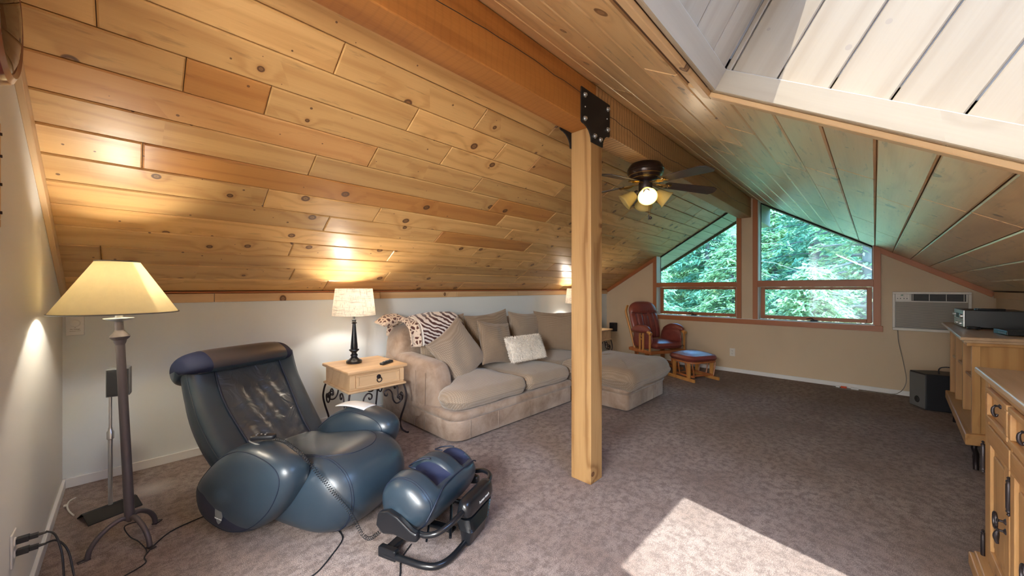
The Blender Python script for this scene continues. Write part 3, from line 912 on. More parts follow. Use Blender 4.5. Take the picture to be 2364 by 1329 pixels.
for i, (x0, x1, rs) in enumerate(((1.905, 2.835, (.17, .10, .05, .05)), (2.84, 3.60, (.09, .12, .05, .05)))):
    g = MB()
    o_ = rrect(x0, x1, 2.505, 3.52, rs=rs)
    if i == 0:          # T-shaped cushion wrapping in front of the arm
        o_ = [(max(a, 2.16) if b > 2.88 else a, b) for a, b in o_]
    g.slab(rel(o_), .262, .435, r=.078, crown=.05, n=6, bul=.012)
    o = g.build('seat_cushion', M['waffle'], sofa, smooth=75)
    tex = bpy.data.textures.new('soft', 'CLOUDS'); tex.noise_scale = .25
    sub3(o); d = o.modifiers.new('d', 'DISPLACE'); d.texture = tex; d.strength = .03; d.mid_level = .5; d.texture_coords = 'LOCAL'

cor = thing('corner_sofa', 'corner section of the suede sectional behind the post', 'sofa', (4.14, 3.2, 0), 0, 'sections of the sectional sofa')
g = MB(); q = [(a - 4.14, b - 3.2) for a, b in rrect(3.612, 4.67, 2.75, 3.80, r=.03)]
g.slab(q, .015, .255, r=.02, crown=0); g.build('base', M['suede'], cor, smooth=50)
g = MB(); q = [(a - 4.14, b - 3.2) for a, b in rrect(3.612, 4.45, 2.73, 3.54, r=.07)]
g.slab(q, .255, .445, r=.07, crown=.04, n=6); g.build('seat_cushion', M['waffle'], cor, smooth=75)
g = MB(); g.bulge([(a - 3.2 + oy, b) for a, b in prof], .52, x0=0.0, p=14, q=4, n=20, ctr=(3.66 - 3.2, .4)); g.build('backrest', M['suede'], cor, smooth=60)
g = MB(); g.bulge([(-(a + oy - 3.2), b) for a, b in prof], .36, x0=0, p=14, q=4, n=16, ctr=(-(3.66 - 3.2), .4), M=Matrix.Rotation(PI / 2, 4, 'Z'))
o = g.build('side_backrest', M['suede'], cor, smooth=60); o.location = (.065, .08, 0)

ch = thing('chaise_sofa', 'wide chaise end of the sectional right behind the post', 'chaise', (4.19, 2.35, 0), 0, 'sections of the sectional sofa')
def r2(pts): return [(a - 4.19, b - 2.35) for a, b in pts]
g = MB(); g.slab(r2(rrect(3.70, 4.667, 1.885, 2.74, rs=(.05, .06, .03, .03))), .015, .185, r=.012, crown=0); g.build('base', M['suede'], ch, smooth=50)
g = MB(); g.slab(r2(rrect(3.69, 4.677, 1.872, 2.74, rs=(.06, .07, .03, .03))), .178, .245, r=.028, crown=0, bul=.006); g.build('front_rail', M['suede'], ch, smooth=50)
pieces('seam', M['suede'], ch, [[(x - 4.19, 1.884 - 2.35, .02), (x - 4.19, 1.884 - 2.35, .178)] for x in (4.02, 4.35)], .003)
g = MB(); g.slab(r2(rrect(3.645, 4.735, 1.80, 2.745, rs=(.10, .14, .06, .06))), .215, .468, r=.115, crown=.055, n=7, bul=.02)
o = g.build('seat_cushion', M['waffle'], ch, smooth=75); sub3(o)
d = o.modifiers.new('d', 'DISPLACE'); d.texture = tex; d.strength = .035; d.mid_level = .5; d.texture_coords = 'LOCAL'


# loose cushions
def cushion(name, label, cat, c, w, h, th, nrm, roll, mat, group=None, seed=0, pinch=.11, wr=.008, n=18):
    # nrm: outward facing; roll in degrees about it
    nv = Vector(nrm).normalized(); x = Vector((0, 0, 1)).cross(nv).normalized(); y = nv.cross(x)
    a = R(roll); x2 = x * math.cos(a) + y * math.sin(a); y2 = -x * math.sin(a) + y * math.cos(a)
    g = MB(); g.pillow(w, h, th, pinch, n, wr=wr, seed=seed)
    o = g.build(name, mat, None, smooth=True, weld=True)
    Mx = Matrix((x2, y2, nv)).transposed().to_4x4(); Mx.translation = Vector(c); o.matrix_world = Mx
    sub3(o)
    return tag(o, label, cat, group)


BG = 'back cushions along the sofa'
cushion('back_cushion', 'large pale waffle back cushion at the arm end, under the zebra throw', 'cushion', (2.42, 3.40, .735), .66, .62, .20, (0, -1, .22), 0, M['waffle'], BG, 1)
cushion('back_cushion', 'second back cushion from the sofa arm, its corner peaking upward', 'cushion', (3.09, 3.37, .745), .68, .60, .20, (-.05, -1, .22), 5, M['waffle2'], BG, 2, wr=.014)
cushion('back_cushion', 'third back cushion from the arm, in the gap before the dark one', 'cushion', (3.72, 3.36, .735), .62, .56, .20, (.03, -1, .2), -4, M['waffle'], BG, 3)
cushion('back_cushion', 'darkest brown square cushion in the sofa corner beside the post', 'cushion', (4.10, 3.15, .735), .62, .56, .20, (-.75, -.62, .15), 0, M['waffle2'], BG, 4)
TG = 'throw pillows on the sofa seat'
cushion('throw_pillow', 'large square waffle pillow tipped on its corner over the sofa arm', 'pillow', (2.36, 3.06, .672), .60, .58, .20, (.12, -.95, .42), 27, M['waffle'], TG, 5, wr=.012)
cushion('throw_pillow', 'medium waffle pillow leaning behind the white fur one', 'pillow', (2.93, 3.10, .705), .54, .50, .17, (.1, -1, .32), -8, M['waffle2'], TG, 6, wr=.012)
fp = thing('fur_pillow', 'fluffy cream white fur lumbar pillow on the second seat', 'pillow', (3.18, 2.86, .648), 0, TG)
nv = Vector((.08, -1, .42)).normalized(); xx_ = Vector((0, 0, 1)).cross(nv).normalized(); a = R(-2); yy_ = nv.cross(xx_)
Mf = Matrix((xx_ * math.cos(a) + yy_ * math.sin(a), -xx_ * math.sin(a) + yy_ * math.cos(a), nv)).transposed().to_4x4()
g = MB(); g.pillow(.62, .265, .14, .03, 14, wr=.004, seed=4); core = g.build('cover', M['fur'], fp, smooth=True, weld=True); core.matrix_local = Mf
rnd = random.Random(5); g = MB()
pol = [(p.center.copy(), p.normal.copy(), p.area) for p in core.data.polygons]
tot = sum(a for _, _, a in pol)
vs = []; fs = []
for p in core.data.polygons:
    k = int(9500 * p.area / tot) + 1
    v0, v1, v2, v3 = [core.data.vertices[i].co for i in (list(p.vertices) + [p.vertices[-1]])[:4]]
    for _ in range(k):
        a, b = rnd.random(), rnd.random()
        q = v0.lerp(v1, a).lerp(v3.lerp(v2, a), b)
        d = (p.normal + Vector((rnd.gauss(0, .5), rnd.gauss(0, .5) - .25, rnd.gauss(0, .3)))).normalized() * rnd.uniform(.014, .03)
        s_ = d.orthogonal().normalized() * .0028; i = len(vs)
        vs += [q - s_, q + s_, q + d * .6 + s_ * .6 + Vector((0, -.002, 0)), q + d]; fs += [(i, i + 1, i + 2), (i, i + 2, i + 3)]
g.add(vs, fs); fo = g.build('fur', M['fur'], fp); fo.matrix_local = Mf; fo['kind'] = 'stuff'

# zebra throw draped over the sofa back
thr = thing('plush_throw', 'zebra striped plush throw bunched over the sofa back', 'blanket', (2.30, 3.52, .94))
def drape(name, xs, mat, rise, seed, thick, lump=.03):
    path = [(.27, -.10), (.235, .00), (.17, .035), (.05, .06), (-.06, .08), (-.15, .06), (-.22, .0), (-.25, -.09), (-.262, -.17)]
    pp = smoothpath([(a, 0, b) for a, b in path], 4); vs = []; fs = []; n = len(pp); m = 26
    for sgn in (0, 1):
        for i in range(m + 1):
            t = i / m; x = xs[0] + (xs[1] - xs[0]) * t
            env = math.sin(PI * min(1, max(0, t))) ** .5 if rise else 1.
            for k, p in enumerate(pp):
                kk = k / (n - 1); u = math.sin(PI * kk)
                z = p.z + rise * env * u * .9 + lump * noise.noise(Vector((x * 6, kk * 4, seed))) * (.3 + u)
                y = p.x * (1.0 + .05 * math.sin(t * 5 + seed)) - .02 * t
                if sgn: z -= thick; y *= .93
                vs.append((x, y, z))
    W_ = m + 1
    for sgn in (0, 1):
        o_ = sgn * W_ * n
        for i in range(m):
            for k in range(n - 1): fs.append((o_ + i * n + k, o_ + (i + 1) * n + k, o_ + (i + 1) * n + k + 1, o_ + i * n + k + 1))
    h = W_ * n
    for i in range(m):
        for k in (0, n - 1): fs.append((i * n + k, (i + 1) * n + k, h + (i + 1) * n + k, h + i * n + k))
    for k in range(n - 1):
        for i in (0, m): fs.append((i * n + k, i * n + k + 1, h + i * n + k + 1, h + i * n + k))
    g = MB(); g.add(vs, fs); o = g.build(name, mat, thr, smooth=True); sub3(o); return o


drape('zebra_panel', (-.235, .30), M['zebra'], .055, 2.2, .028)
drape('white_band', (-.262, -.232), M['fur'], .012, 2.2, .03, .01)
drape('spotted_border', (-.36, -.262), M['giraffe'], .01, 3.1, .034, .03)
g = MB(); g.pillow(.26, .16, .10, .02, 12, wr=.02, seed=9); o = g.build('spotted_fold', M['giraffe'], thr, smooth=True, weld=True); o.location = (-.41, .10, .06); o.rotation_euler = (.15, -.25, .2); sub3(o)

# ------------------------------------------------------------------ end tables with scrolled iron legs
def spiral(c, r0, turns, a0, plane='xz', n=22, shrink=.18):
    pts = []
    for i in range(n + 1):
        t = i / n; r = r0 * (1 - t * (1 - shrink)); a = a0 + turns * 2 * PI * t
        pts.append((c[0] + r * math.cos(a), c[1] + r * math.sin(a)))
    return pts


def end_table():
    t = thing('end_table', 'light pine end table nearest the massage chair, with black scroll legs', 'table', (1.515, 3.365, 0), 0, 'pine and iron end tables')
    hx, hy = .245, .265
    g = MB(); g.slab(rrect(-hx - .028, hx + .028, -hy - .03, hy + .025, r=.012, k=2), .612, .64, r=.010, crown=0, n=3); g.build('tabletop', M['tablewood'], t, smooth=40)
    g = MB(); g.box(-hx, hx, -hy, hy, .475, .612); g.build('case', M['tablewood'], t, bev=.003)
    g = MB(); g.slab(rrect(-hx - .02, hx + .02, -hy - .022, hy + .018, r=.01, k=2), .455, .476, r=.009, crown=0, n=3); g.build('lower_moulding', M['tablewood'], t, smooth=40)
    d = MB(); y = -hy - .012; d.box(-.195, .195, y, y + .012, .492, .600)
    dr = d.build('drawer', M['tablewood'], t, bev=.003)
    g = MB()
    for (a0, a1, b0, b1) in ((-.195, .195, .492, .510), (-.195, .195, .582, .600), (-.195, -.172, .510, .582), (.172, .195, .510, .582)): g.box(a0, a1, y - .007, y, b0, b1)
    g.build('raised_frame', M['tablewood'], dr, bev=.003)
    g = MB(); g.lathe([(.020, 0), (.018, .004), (.008, .007)], 12, M=Matrix.Translation((0, y - .002, .562)) @ Matrix.Rotation(PI / 2, 4, 'X'))
    ring = [(.021 * math.cos(q * PI / 8), y - .012, .538 + .021 * math.sin(q * PI / 8)) for q in range(16)]
    g.tube(ring, .0035, 6, close=True); g.build('ring_pull', M['iron'], dr, smooth=40)
    for sx in (-1, 1):
        g = MB(); g.box(sx * .222 - .022, sx * .222 + .022, y + .004, y + .013, .492, .600); g.build('corner_block', M['tablewood'], t, bev=.003)
    for sx in (-1, 1):
        for sy in (-1, 1):
            g = MB(); bx, by = sx * (hx + .0), sy * (hy + .0)
            P = [(0, 0, .455), (.012, .012, .40), (.018, .018, .33), (.006, .006, .25), (-.015, -.015, .16), (-.022, -.022, .09), (-.008, -.008, .035), (.022, .022, .008), (.032, .032, .012)]
            g.tube(smoothpath([(bx + sx * a, by + sy * b, c) for a, b, c in P], 5), .0085, 8)
            lg = g.build('leg', M['iron'], t, smooth=50)
            # scroll towards the middle of the front/back and of the side
            for ax in (0, 1):
                g = MB(); q = []
                s1 = [(u, v) for u, v in spiral((.048, .345), .026, -1.15, PI, n=18)]
                body = [(.022, .345), (.035, .300), (.075, .292), (.105, .33), (.118, .395), (.150, .430), (.185, .415), (.185, .385), (.165, .378), (.160, .395)]
                def to(u, v): return (bx - sx * u, by + sy * .004, v) if ax == 0 else (bx + sx * .004, by - sy * u, v)
                g.tube([to(u, v) for u, v in s1], .0055, 6)
                g.tube(smoothpath([to(u, v) for u, v in body], 5), .0065, 6)
                g.build('scroll', M['iron'], lg, smooth=50)
    return t


et = end_table()
et2 = ctree(et); et2.location = (5.43, 3.45, 0); et2.rotation_euler = (0, 0, PI / 2)
et2['label'] = 'second pine end table half hidden behind the post, by the armchair'


def table_lamp():
    t = thing('table_lamp', 'dark turned table lamp with white linen shade on the nearer end table', 'lamp', (1.45, 3.44, .64), 0, 'linen shade table lamps')
    g = MB(); g.lathe([(.066, 0), (.068, .006), (.068, .022), (.062, .028), (.045, .036), (.030, .05), (.026, .062), (.032, .068), (.030, .078), (.022, .088), (.022, .096),
                       (.034, .108), (.044, .118), (.042, .126), (.030, .132), (.032, .14), (.027, .20), (.019, .29), (.016, .335), (.014, .36), (.022, .366), (.028, .374), (.018, .380), (.016, .388), (.023, .396), (.015, .402), (.011, .408), (.011, .44)], 28)
    g.build('turned_stem', M['blackm'], t, smooth=35)
    g = MB(); z0, z1, r0, r1 = .44, .685, .188, .160; n = 40; vs = []
    for (r, z) in ((r0, z0), (r1, z1), (r1 - .003, z1), (r0 - .003, z0)):
        for k in range(n): vs.append((r * math.cos(2 * PI * k / n), r * math.sin(2 * PI * k / n), z))
    fs = [(a * n + k, a * n + (k + 1) % n, ((a + 1) % 4) * n + (k + 1) % n, ((a + 1) % 4) * n + k) for a in range(4) for k in range(n)]
    g.add(vs, fs); s = g.build('shade', M['linen'], t, smooth=40)
    g = MB()
    for k in range(3):
        q = 2 * PI * k / 3; g.tube([(.0, .0, .66), (.158 * math.cos(q), .158 * math.sin(q), .672)], .0015, 5)
    g.tube([(0, 0, .43), (.035, 0, .50), (.04, 0, .56), (.02, 0, .64), (0, 0, .66)], .002, 5); g.tube([(0, 0, .43), (-.035, 0, .50), (-.04, 0, .56), (-.02, 0, .64), (0, 0, .66)], .002, 5)
    g.build('harp', M['brass'], s)
    g = MB(); g.lathe([(.012, .455), (.03, .50), (.031, .52), (.02, .545), (.004, .555)], 14); g.build('bulb', M['bulb'], t, smooth=True)
    return t


LAMPW = 7.0
tl1 = table_lamp(); tl2 = ctree(tl1); tl2.location = (5.15, 3.52, .64); tl2['label'] = 'second linen shade table lamp on the far end table, mostly behind the post'


def lamp_light(name, loc, w, col=(1, .91, .78), r=.03):
    l = bpy.data.lights.new(name, 'POINT'); l.energy = w; l.color = col; l.shadow_soft_size = r
    o = bpy.data.objects.new(name, l); COL.objects.link(o); o.location = loc; return o


lamp_light('light_a', (1.45, 3.44, .64 + .60), LAMPW); lamp_light('light_b', (5.15, 3.52, .64 + .60), LAMPW)

# ------------------------------------------------------------------ floor lamp
fl_ = thing('floor_lamp', 'grey iron floor lamp with wide parchment cone shade in the left corner', 'lamp', (.005, 2.80, 0))
g = MB(); top = Vector((-.040, .032, 1.165)); bot = Vector((0, 0, .12))
g.tube([bot, bot.lerp(top, .915), top], [.0205, .0180, .0165], 16)
g.build('pole', M['lampiron'], fl_, smooth=50)
Ml = frame(bot.lerp(top, .83), (1, 0, 0), (0, 1, 0)); dz = (top - bot).normalized(); Ml = frame(bot.lerp(top, .82), dz.cross(Vector((0, 1, 0))) * -1, (0, 1, 0))
Ml = Matrix.Translation(bot.lerp(top, .915)) @ dz.to_track_quat('Z', 'Y').to_matrix().to_4x4()
g = MB(); g.lathe([(.017, -.045), (.023, -.03), (.026, -.018), (.036, -.008), (.040, 0), (.036, .008), (.030, .016), (.022, .026), (.019, .034)], 20, M=Ml); g.build('collar', M['lampiron'], fl_, smooth=30)
Ml2 = Matrix.Translation(top)
g = MB(); g.lathe([(.018, -.01), (.055, .004), (.058, .008), (.016, .012), (.014, .05)], 24, M=Ml2); g.build('saucer', M['silver'], fl_, smooth=30)
for ang in (-165, -62, 48):
    q = R(ang); d = Vector((math.cos(q), math.sin(q), 0))
    P = [(0, .115), (.03, .135), (.075, .125), (.13, .09), (.165, .045), (.175, .006)]
    g = MB(); g.tube(smoothpath([d * (a * .86) + Vector((0, 0, b)) for a, b in P], 6), .0115, 8)
    lg = g.build('leg', M['lampiron'], fl_, smooth=50)
    g = MB(); e = d * .15; g.box(-.022, .022, -.012, .012, 0, .006, M=Matrix.Translation(e + d * .012) @ Matrix.Rotation(q, 4, 'Z')); g.build('foot', M['bronze'], lg, bev=.002)
g = MB(); sc_ = Vector((-.044, .036, 0)); n = 48; vs = []
for (r, z) in ((.238, 1.200), (.083, 1.468), (.080, 1.468), (.235, 1.200)):
    for k in range(n): vs.append((sc_.x + r * math.cos(2 * PI * k / n), sc_.y + r * math.sin(2 * PI * k / n), z))
fs = [(a * n + k, a * n + (k + 1) % n, ((a + 1) % 4) * n + (k + 1) % n, ((a + 1) % 4) * n + k) for a in range(4) for k in range(n)]
g.add(vs, fs); s = g.build('shade', M['parch'], fl_, smooth=40)
g = MB()
for r, z in ((.2385, 1.2015), (.083, 1.468)): g.tube([(sc_.x + r * math.cos(2 * PI * k / n), sc_.y + r * math.sin(2 * PI * k / n), z) for k in range(n)], .0035, 6, close=True)
g.build('shade_binding', M['greyspk'], s)
g = MB(); g.lathe([(.012, 1.21), (.03, 1.27), (.031, 1.29), (.02, 1.315), (.004, 1.325)], 14, c=(sc_.x, sc_.y)); g.build('bulb', M['bulb'], fl_, smooth=True)
g = MB(); cp = [(.02, -.01, .13), (.035, .02, .10), (.045, .0, .07), (.05, -.04, .09), (.02, -.06, .12), (-.02, -.03, .10), (.0, -.05, .05), (.03, -.09, .03), (.055, -.15, .01), (.06, -.19, .004)]
g.tube(smoothpath(cp, 6), .0025, 6); g.build('wrapped_cord', M['black'], fl_, smooth=50)
lamp_light('light_c', (.005 + sc_.x, 2.80 + sc_.y, 1.36), 7.5)

# ------------------------------------------------------------------ satellite speaker and its stand
ss = thing('speaker_stand', 'silver telescopic speaker stand on bent black plate behind the floor lamp', 'stand', (-.075, 3.26, 0), R(18.5))
g = MB(); g.tube([(0, 0, .04), (0, 0, .45)], .0105, 12); g.build('lower_tube', M['silver'], ss, smooth=50)
g = MB(); g.tube([(0, 0, .45), (0, 0, .72)], .0075, 12); g.build('upper_tube', M['silver'], ss, smooth=50)
g = MB(); g.lathe([(.0115, .43), (.0165, .435), (.0165, .475), (.011, .482), (.009, .50)], 12); g.build('clamp', M['silver'], ss, smooth=40)
g = MB(); g.prism([(-.085, .004), (-.012, .044), (.012, .044), (.075, .004), (.075, -.0005), (.012, .040), (-.012, .040), (-.085, -.0005)], -.115, .115)
g.build('base_plate', M['blackmat'], ss, bev=.0015)
sp = thing('satellite_speaker', 'small grey box speaker on the silver stand in the left corner', 'speaker', (-.038, 3.25, .690), R(-8))
g = MB(); g.prism([(-.05, -.045), (.05, -.045), (.05, .02), (.03, .045), (-.03, .045), (-.05, .02)], 0, .165, 'z'); g.build('cabinet', M['greyspk'], sp, bev=.004)
g = MB(); g.box(-.046, .046, -.049, -.044, .006, .159); g.build('grille', M['black'], sp, bev=.002)
sp2 = thing('wall_speaker', 'small black cube speaker on the far wall beside the armchair', 'speaker', (6.60, 3.66, .49), R(75))
g = MB(); g.box(-.055, .055, -.05, .05, 0, .165); g.build('cabinet', M['black'], sp2, bev=.005)
g = MB(); g.box(-.05, .05, -.056, -.05, .006, .159); g.build('grille', M['darkdot'], sp2, bev=.002)
g = MB(); g.tube([(0, .04, .08), (0, .09, .08)], .012, 8); g.build('wall_bracket', M['blackmat'], sp2)

def banded(name, kind):
    # leather with a dark fabric band sewn round the foot of the part
    m = M['bluelea'].copy(); m.name = name; n = m.node_tree.nodes; l = m.node_tree.links
    b = NB.__new__(NB); b.m = m; b.n = n; b.l = l; b.b = n['Principled BSDF']; b.out = n['Material Output']; b.tc = None
    sx = b.new('ShaderNodeSeparateXYZ'); b.l.new(b.coords(), sx.inputs[0]); x, y, z = sx.outputs
    if kind == 'arm':
        th = b.mth('MULTIPLY_ADD', b.mth('MULTIPLY_ADD', y, 2.9, .86, clamp=True), .14, .075)
    else:
        fr = b.mth('MULTIPLY_ADD', y, -4., -2.1, clamp=True)
        th = b.mth('MULTIPLY_ADD', b.mth('MULTIPLY', fr, b.mth('MULTIPLY_ADD', x, 1.9, .30, clamp=True)), .22, .035)
    f = b.mth('LESS_THAN', z, th)
    old = b.b.inputs['Base Color'].links[0].from_socket
    b.l.new(b.mix(f, old, (.010, .016, .040)), b.b.inputs['Base Color'])
    ro = b.b.inputs['Roughness'].links[0].from_socket; b.l.new(b.mth('MULTIPLY_ADD', f, .35, ro), b.b.inputs['Roughness'])
    return m


M['armlea'] = banded('slate_leather_with_dark_foot', 'arm'); M['seatlea'] = banded('slate_leather_with_navy_underside', 'seat')
# ------------------------------------------------------------------ massage chair
CH = thing('massage_chair', 'slate blue leather reclined massage chair with round armrests', 'armchair', (.74, 2.72, 0), R(20))
def ly(p): return [(-a, b) for a, b in p]


def seamtube(g, pts, r=.004): g.tube(smoothpath(pts, 3), r, 6)


arm = smoothloop([(-.235, .13), (-.19, .045), (-.06, .004), (.12, .006), (.30, .075), (.46, .205), (.55, .35), (.54, .44), (.42, .490), (.22, .500), (.04, .435), (-.11, .325), (-.215, .215)], 5)
ctrA = (.13, .255)
for side in (-1, 1):
    xc = side * .345
    prof = [(-a, b) for a, b in arm]
    g = MB(); g.bulge(prof, .134, x0=xc, p=3.0, q=2.5, n=26, ctr=(-ctrA[0], ctrA[1]))
    # lower dark band assigned to the low front/back faces
    am = g.build('armrest', M['armlea'], CH, smooth=True)
    # stitched seams round the outer and inner cheek
    for sx in (-.62, .62):
        k = (1 - abs(sx) ** 3.0) ** (1 / 2.5)
        pts = [(xc + .134 * sx, -(ctrA[0] + (a - ctrA[0]) * k * 1.002), ctrA[1] + (b - ctrA[1]) * k * 1.002) for a, b in arm]
        g = MB(); g.tube(pts, .0022, 5, close=True); g.build('seam', M['navydark'], am, smooth=True)
    if side < 0:
        g = MB(); cx_, cy_, cz_ = xc + .01, -.235, .498
        ring = [(cx_ + .042 * math.cos(q), cy_ + .082 * math.sin(q), cz_ + .006 - .10 * (.6 * math.sin(q)) ** 2 * .35 + .006 * math.sin(q)) for q in [2 * PI * i / 32 for i in range(32)]]
        g.tube(ring, .005, 6, close=True)
        g.add([(cx_, cy_, cz_ + .006)] + [tuple(Vector(p) - Vector((0, 0, .001))) for p in ring], [(0, i + 1, (i + 1) % 32 + 1) for i in range(32)])
        g.build('remote_dock', M['silver'], am, smooth=40)
    else:
        g = MB(); pts = []
        n1, n2 = 6, 10; vs = []
        for i in range(n1 + 1):
            for j in range(n2 + 1):
                u = -.058 + .116 * i / n1; f_ = .06 + .27 * j / n2
                zz = .5045 - .55 * (abs(f_ - .20)) ** 2 * (1.6 if f_ < .2 else .8) - 1.1 * u * u
                vs.append((xc + u, -f_, zz))
        fs = [(i * (n2 + 1) + j, (i + 1) * (n2 + 1) + j, (i + 1) * (n2 + 1) + j + 1, i * (n2 + 1) + j + 1) for i in range(n1) for j in range(n2)]
        g.add(vs, fs); o = g.build('control_label', M['whitepl'], am, smooth=True)
        so_ = o.modifiers.new('s', 'SOLIDIFY'); so_.thickness = .006; so_.offset = 1
seat = smoothloop([(-.16, .06), (-.15, .30), (.04, .335), (.28, .385), (.50, .422), (.63, .41), (.735, .345), (.775, .23), (.745, .11), (.66, .03), (.5, .004), (.1, .004)], 5)
ctrS = (.35, .2)
g = MB(); g.bulge([(-a, b) for a, b in seat], .335, p=3.6, q=2.7, n=30, ctr=(-ctrS[0], ctrS[1]))
se = g.build('seat', M['seatlea'], CH, smooth=True)


def on_bulge(prof, ctr, w, p, q, x0, sx, a, b, up=1.003):
    k = max(0, 1 - abs(sx) ** p) ** (1 / q); return (x0 + w * sx, -(ctr[0] + (a - ctr[0]) * k * up), ctr[1] + (b - ctr[1]) * k * up)


def prof_at(prof, t):
    n = len(prof); i = int(t * n) % n; f = t * n - int(t * n); a = prof[i]; b = prof[(i + 1) % n]; return (a[0] + (b[0] - a[0]) * f, a[1] + (b[1] - a[1]) * f)


for pts in ([(-.35 + .0 * i, .20 + .02 * i) for i in range(16)],):
    pass
# seat seams: U-shaped topstitch and side stitching
line = []
for i in range(25):
    s_ = -.78 + 1.5 * i / 24; t_ = .235 + .19 * (1 - abs(2 * (i / 24) - 1) ** 3); a, b = prof_at(seat, t_); line.append(on_bulge(seat, ctrS, .335, 3.6, 2.7, 0, s_, a, b))
pieces('seam', M['navydark'], se, [line] + [[on_bulge(seat, ctrS, .335, 3.6, 2.7, 0, s_, *prof_at(seat, .20 + .62 * i / 26)) for i in range(27)] for s_ in (-.60, -.57)])
back = smoothloop([(.09, .19), (-.02, .30), (-.15, .42), (-.28, .57), (-.385, .72), (-.44, .84), (-.52, .885), (-.60, .84), (-.625, .72), (-.575, .56), (-.44, .41), (-.27, .27), (-.08, .15), (.05, .11)], 5)
ctrB = (-.30, .52)
def bmod(pt, t, j): return (pt[0] * (.80 + .20 * min(1, max(0, (pt[2] - .15) / .45))), pt[1], pt[2])
def curvebk(prof, ctr, w): pass
# the back is a slab that follows a curve: sweep the outline with rounded sides
front = smoothpath([(.10, 0, .16), (-.02, 0, .29), (-.15, 0, .42), (-.28, 0, .57), (-.385, 0, .72), (-.45, 0, .86)], 5)
g = MB(); rows = []
nst = len(front)
for i, p in enumerate(front):
    a_ = front[min(i + 1, nst - 1)] - front[max(i - 1, 0)]; t_ = a_.normalized(); nn = Vector((-t_.z, 0, t_.x)); nn = nn if nn.x < 0 else -nn   # towards the rear
    hgt = i / (nst - 1)
    hw = .285 + .075 * math.sin(PI * min(1, hgt * 1.25 + .05) * .62)
    th = .075 + .045 * math.sin(PI * hgt)
    ring = []
    for k in range(28):
        q = 2 * PI * k / 28; cx_ = math.copysign(abs(math.cos(q)) ** .45, math.cos(q)) * hw; dd = math.copysign(abs(math.sin(q)) ** .62, math.sin(q)) * th
        # shallow dish along the centre line of the front face
        c_ = p + nn * (th + dd)
        if math.sin(q) < 0: c_ = c_ + nn * .028 * (1 - (cx_ / hw) ** 2)
        ring.append((cx_, -c_.x, c_.z))
    rows.append(ring)
vs = [v for r_ in rows for v in r_]; fs = []
for i in range(nst - 1):
    for k in range(28): fs.append((i * 28 + k, i * 28 + (k + 1) % 28, (i + 1) * 28 + (k + 1) % 28, (i + 1) * 28 + k))
fs += [tuple(range(28))[::-1], tuple(range((nst - 1) * 28, nst * 28))]
g.add(vs, fs); bk = g.build('backrest', M['bluelea'], CH, smooth=60)
# piping along the pad and along the sides; the looser centre pad
g = MB()
def fpt(i, u, off=0.):
    p = front[i]; a_ = front[min(i + 1, nst - 1)] - front[max(i - 1, 0)]; t_ = a_.normalized(); nn = Vector((-t_.z, 0, t_.x)); nn = nn if nn.x < 0 else -nn
    hgt = i / (nst - 1); hw = .285 + .075 * math.sin(PI * min(1, hgt * 1.25 + .05) * .62); th = .075 + .045 * math.sin(PI * hgt)
    cu = min(1., abs(u)) ; sn = (1 - cu ** (2 / .45)) ** .5 if cu < 1 else 0
    dd = -(sn ** .62) * th
    c_ = p + nn * (th + dd + .028 * (1 - u * u) - off); return (u * hw, -c_.x, c_.z)
shp = [.60, .60, .585, .56, .55, .56, .58, .60, .61, .605, .59, .56]
def uw(i): x = i / (nst - 1) * 11; k = min(10, int(x)); return shp[k] + (shp[k + 1] - shp[k]) * (x - k)
for s_ in (-1, 1): g.tube([fpt(i, s_ * uw(i), .006) for i in range(2, nst)], .0065, 8)
g.build('piping', M['navydark'], bk, smooth=True)
g = MB(); vs = []; m_ = 26; fine = []
for i in range(2, nst):
    for j in range(m_ + 1):
        u = (-1 + 2 * j / m_) * uw(i); P = Vector(fpt(i, u)); e = (1 - abs(-1 + 2 * j / m_) ** 4)
        hh = i / nst
        w_ = .010 * math.sin(u * 16 + 2.2 * math.sin(hh * 5)) * max(0, 1 - hh * 1.1) + .012 * noise.noise(Vector((u * 5, hh * 5, 3))) + .008 * math.sin((u + hh * .6) * 22) * (hh < .75) * .6
        vs.append(P + Vector((0, -.8, .45)).normalized() * (.010 + w_) * e)
rws = nst - 2
fs = [(i * (m_ + 1) + j, i * (m_ + 1) + j + 1, (i + 1) * (m_ + 1) + j + 1, (i + 1) * (m_ + 1) + j) for i in range(rws - 1) for j in range(m_)]
g.add(vs, fs); o = g.build('centre_pad', M['bluepad'], bk, smooth=True); sub3(o)
pieces('side_welt', M['bluepad'], bk, [[fpt(i, s_ * .985, .0) for i in range(1, nst)] for s_ in (-1, 1)], .003, 6)
# headrest roll in three pieces
hp = smoothloop([(-.40, .865), (-.43, .915), (-.53, .955), (-.65, .935), (-.735, .865), (-.74, .775), (-.67, .715), (-.60, .74), (-.53, .80), (-.44, .825)], 5)
hp = [(a + .035, b - .03) for a, b in hp]
cH = (-.555, .81)
for nm, s0, s1, mt, gr in (('headrest', -.66, .72, M['headlea'], 1.006), ('headrest_end', -1, -.66, M['navy'], 1.), ('headrest_end', .72, 1, M['navy'], 1.)):
    g = MB(); g.bulge([(-(cH[0] + (a - cH[0]) * gr), cH[1] + (b - cH[1]) * gr) for a, b in hp], .352, x0=-.022, p=5.5, q=3, n=14, s0=s0, s1=s1, ctr=(-cH[0], cH[1]))
    if nm == 'headrest_end' or nm == 'headrest':
        for i, f in enumerate(g.f):
            c = sum((Vector(g.v[k]) for k in f), Vector()) / len(f); g.mi[i] = 1 if (c.z < .80 and nm == 'headrest_end') or (nm == 'headrest' and -c.y > -.50 and c.z < .83) else 0
    g.build(nm, [mt, M['bluelea']], CH, smooth=70)
from mathutils.bvhtree import BVHTree


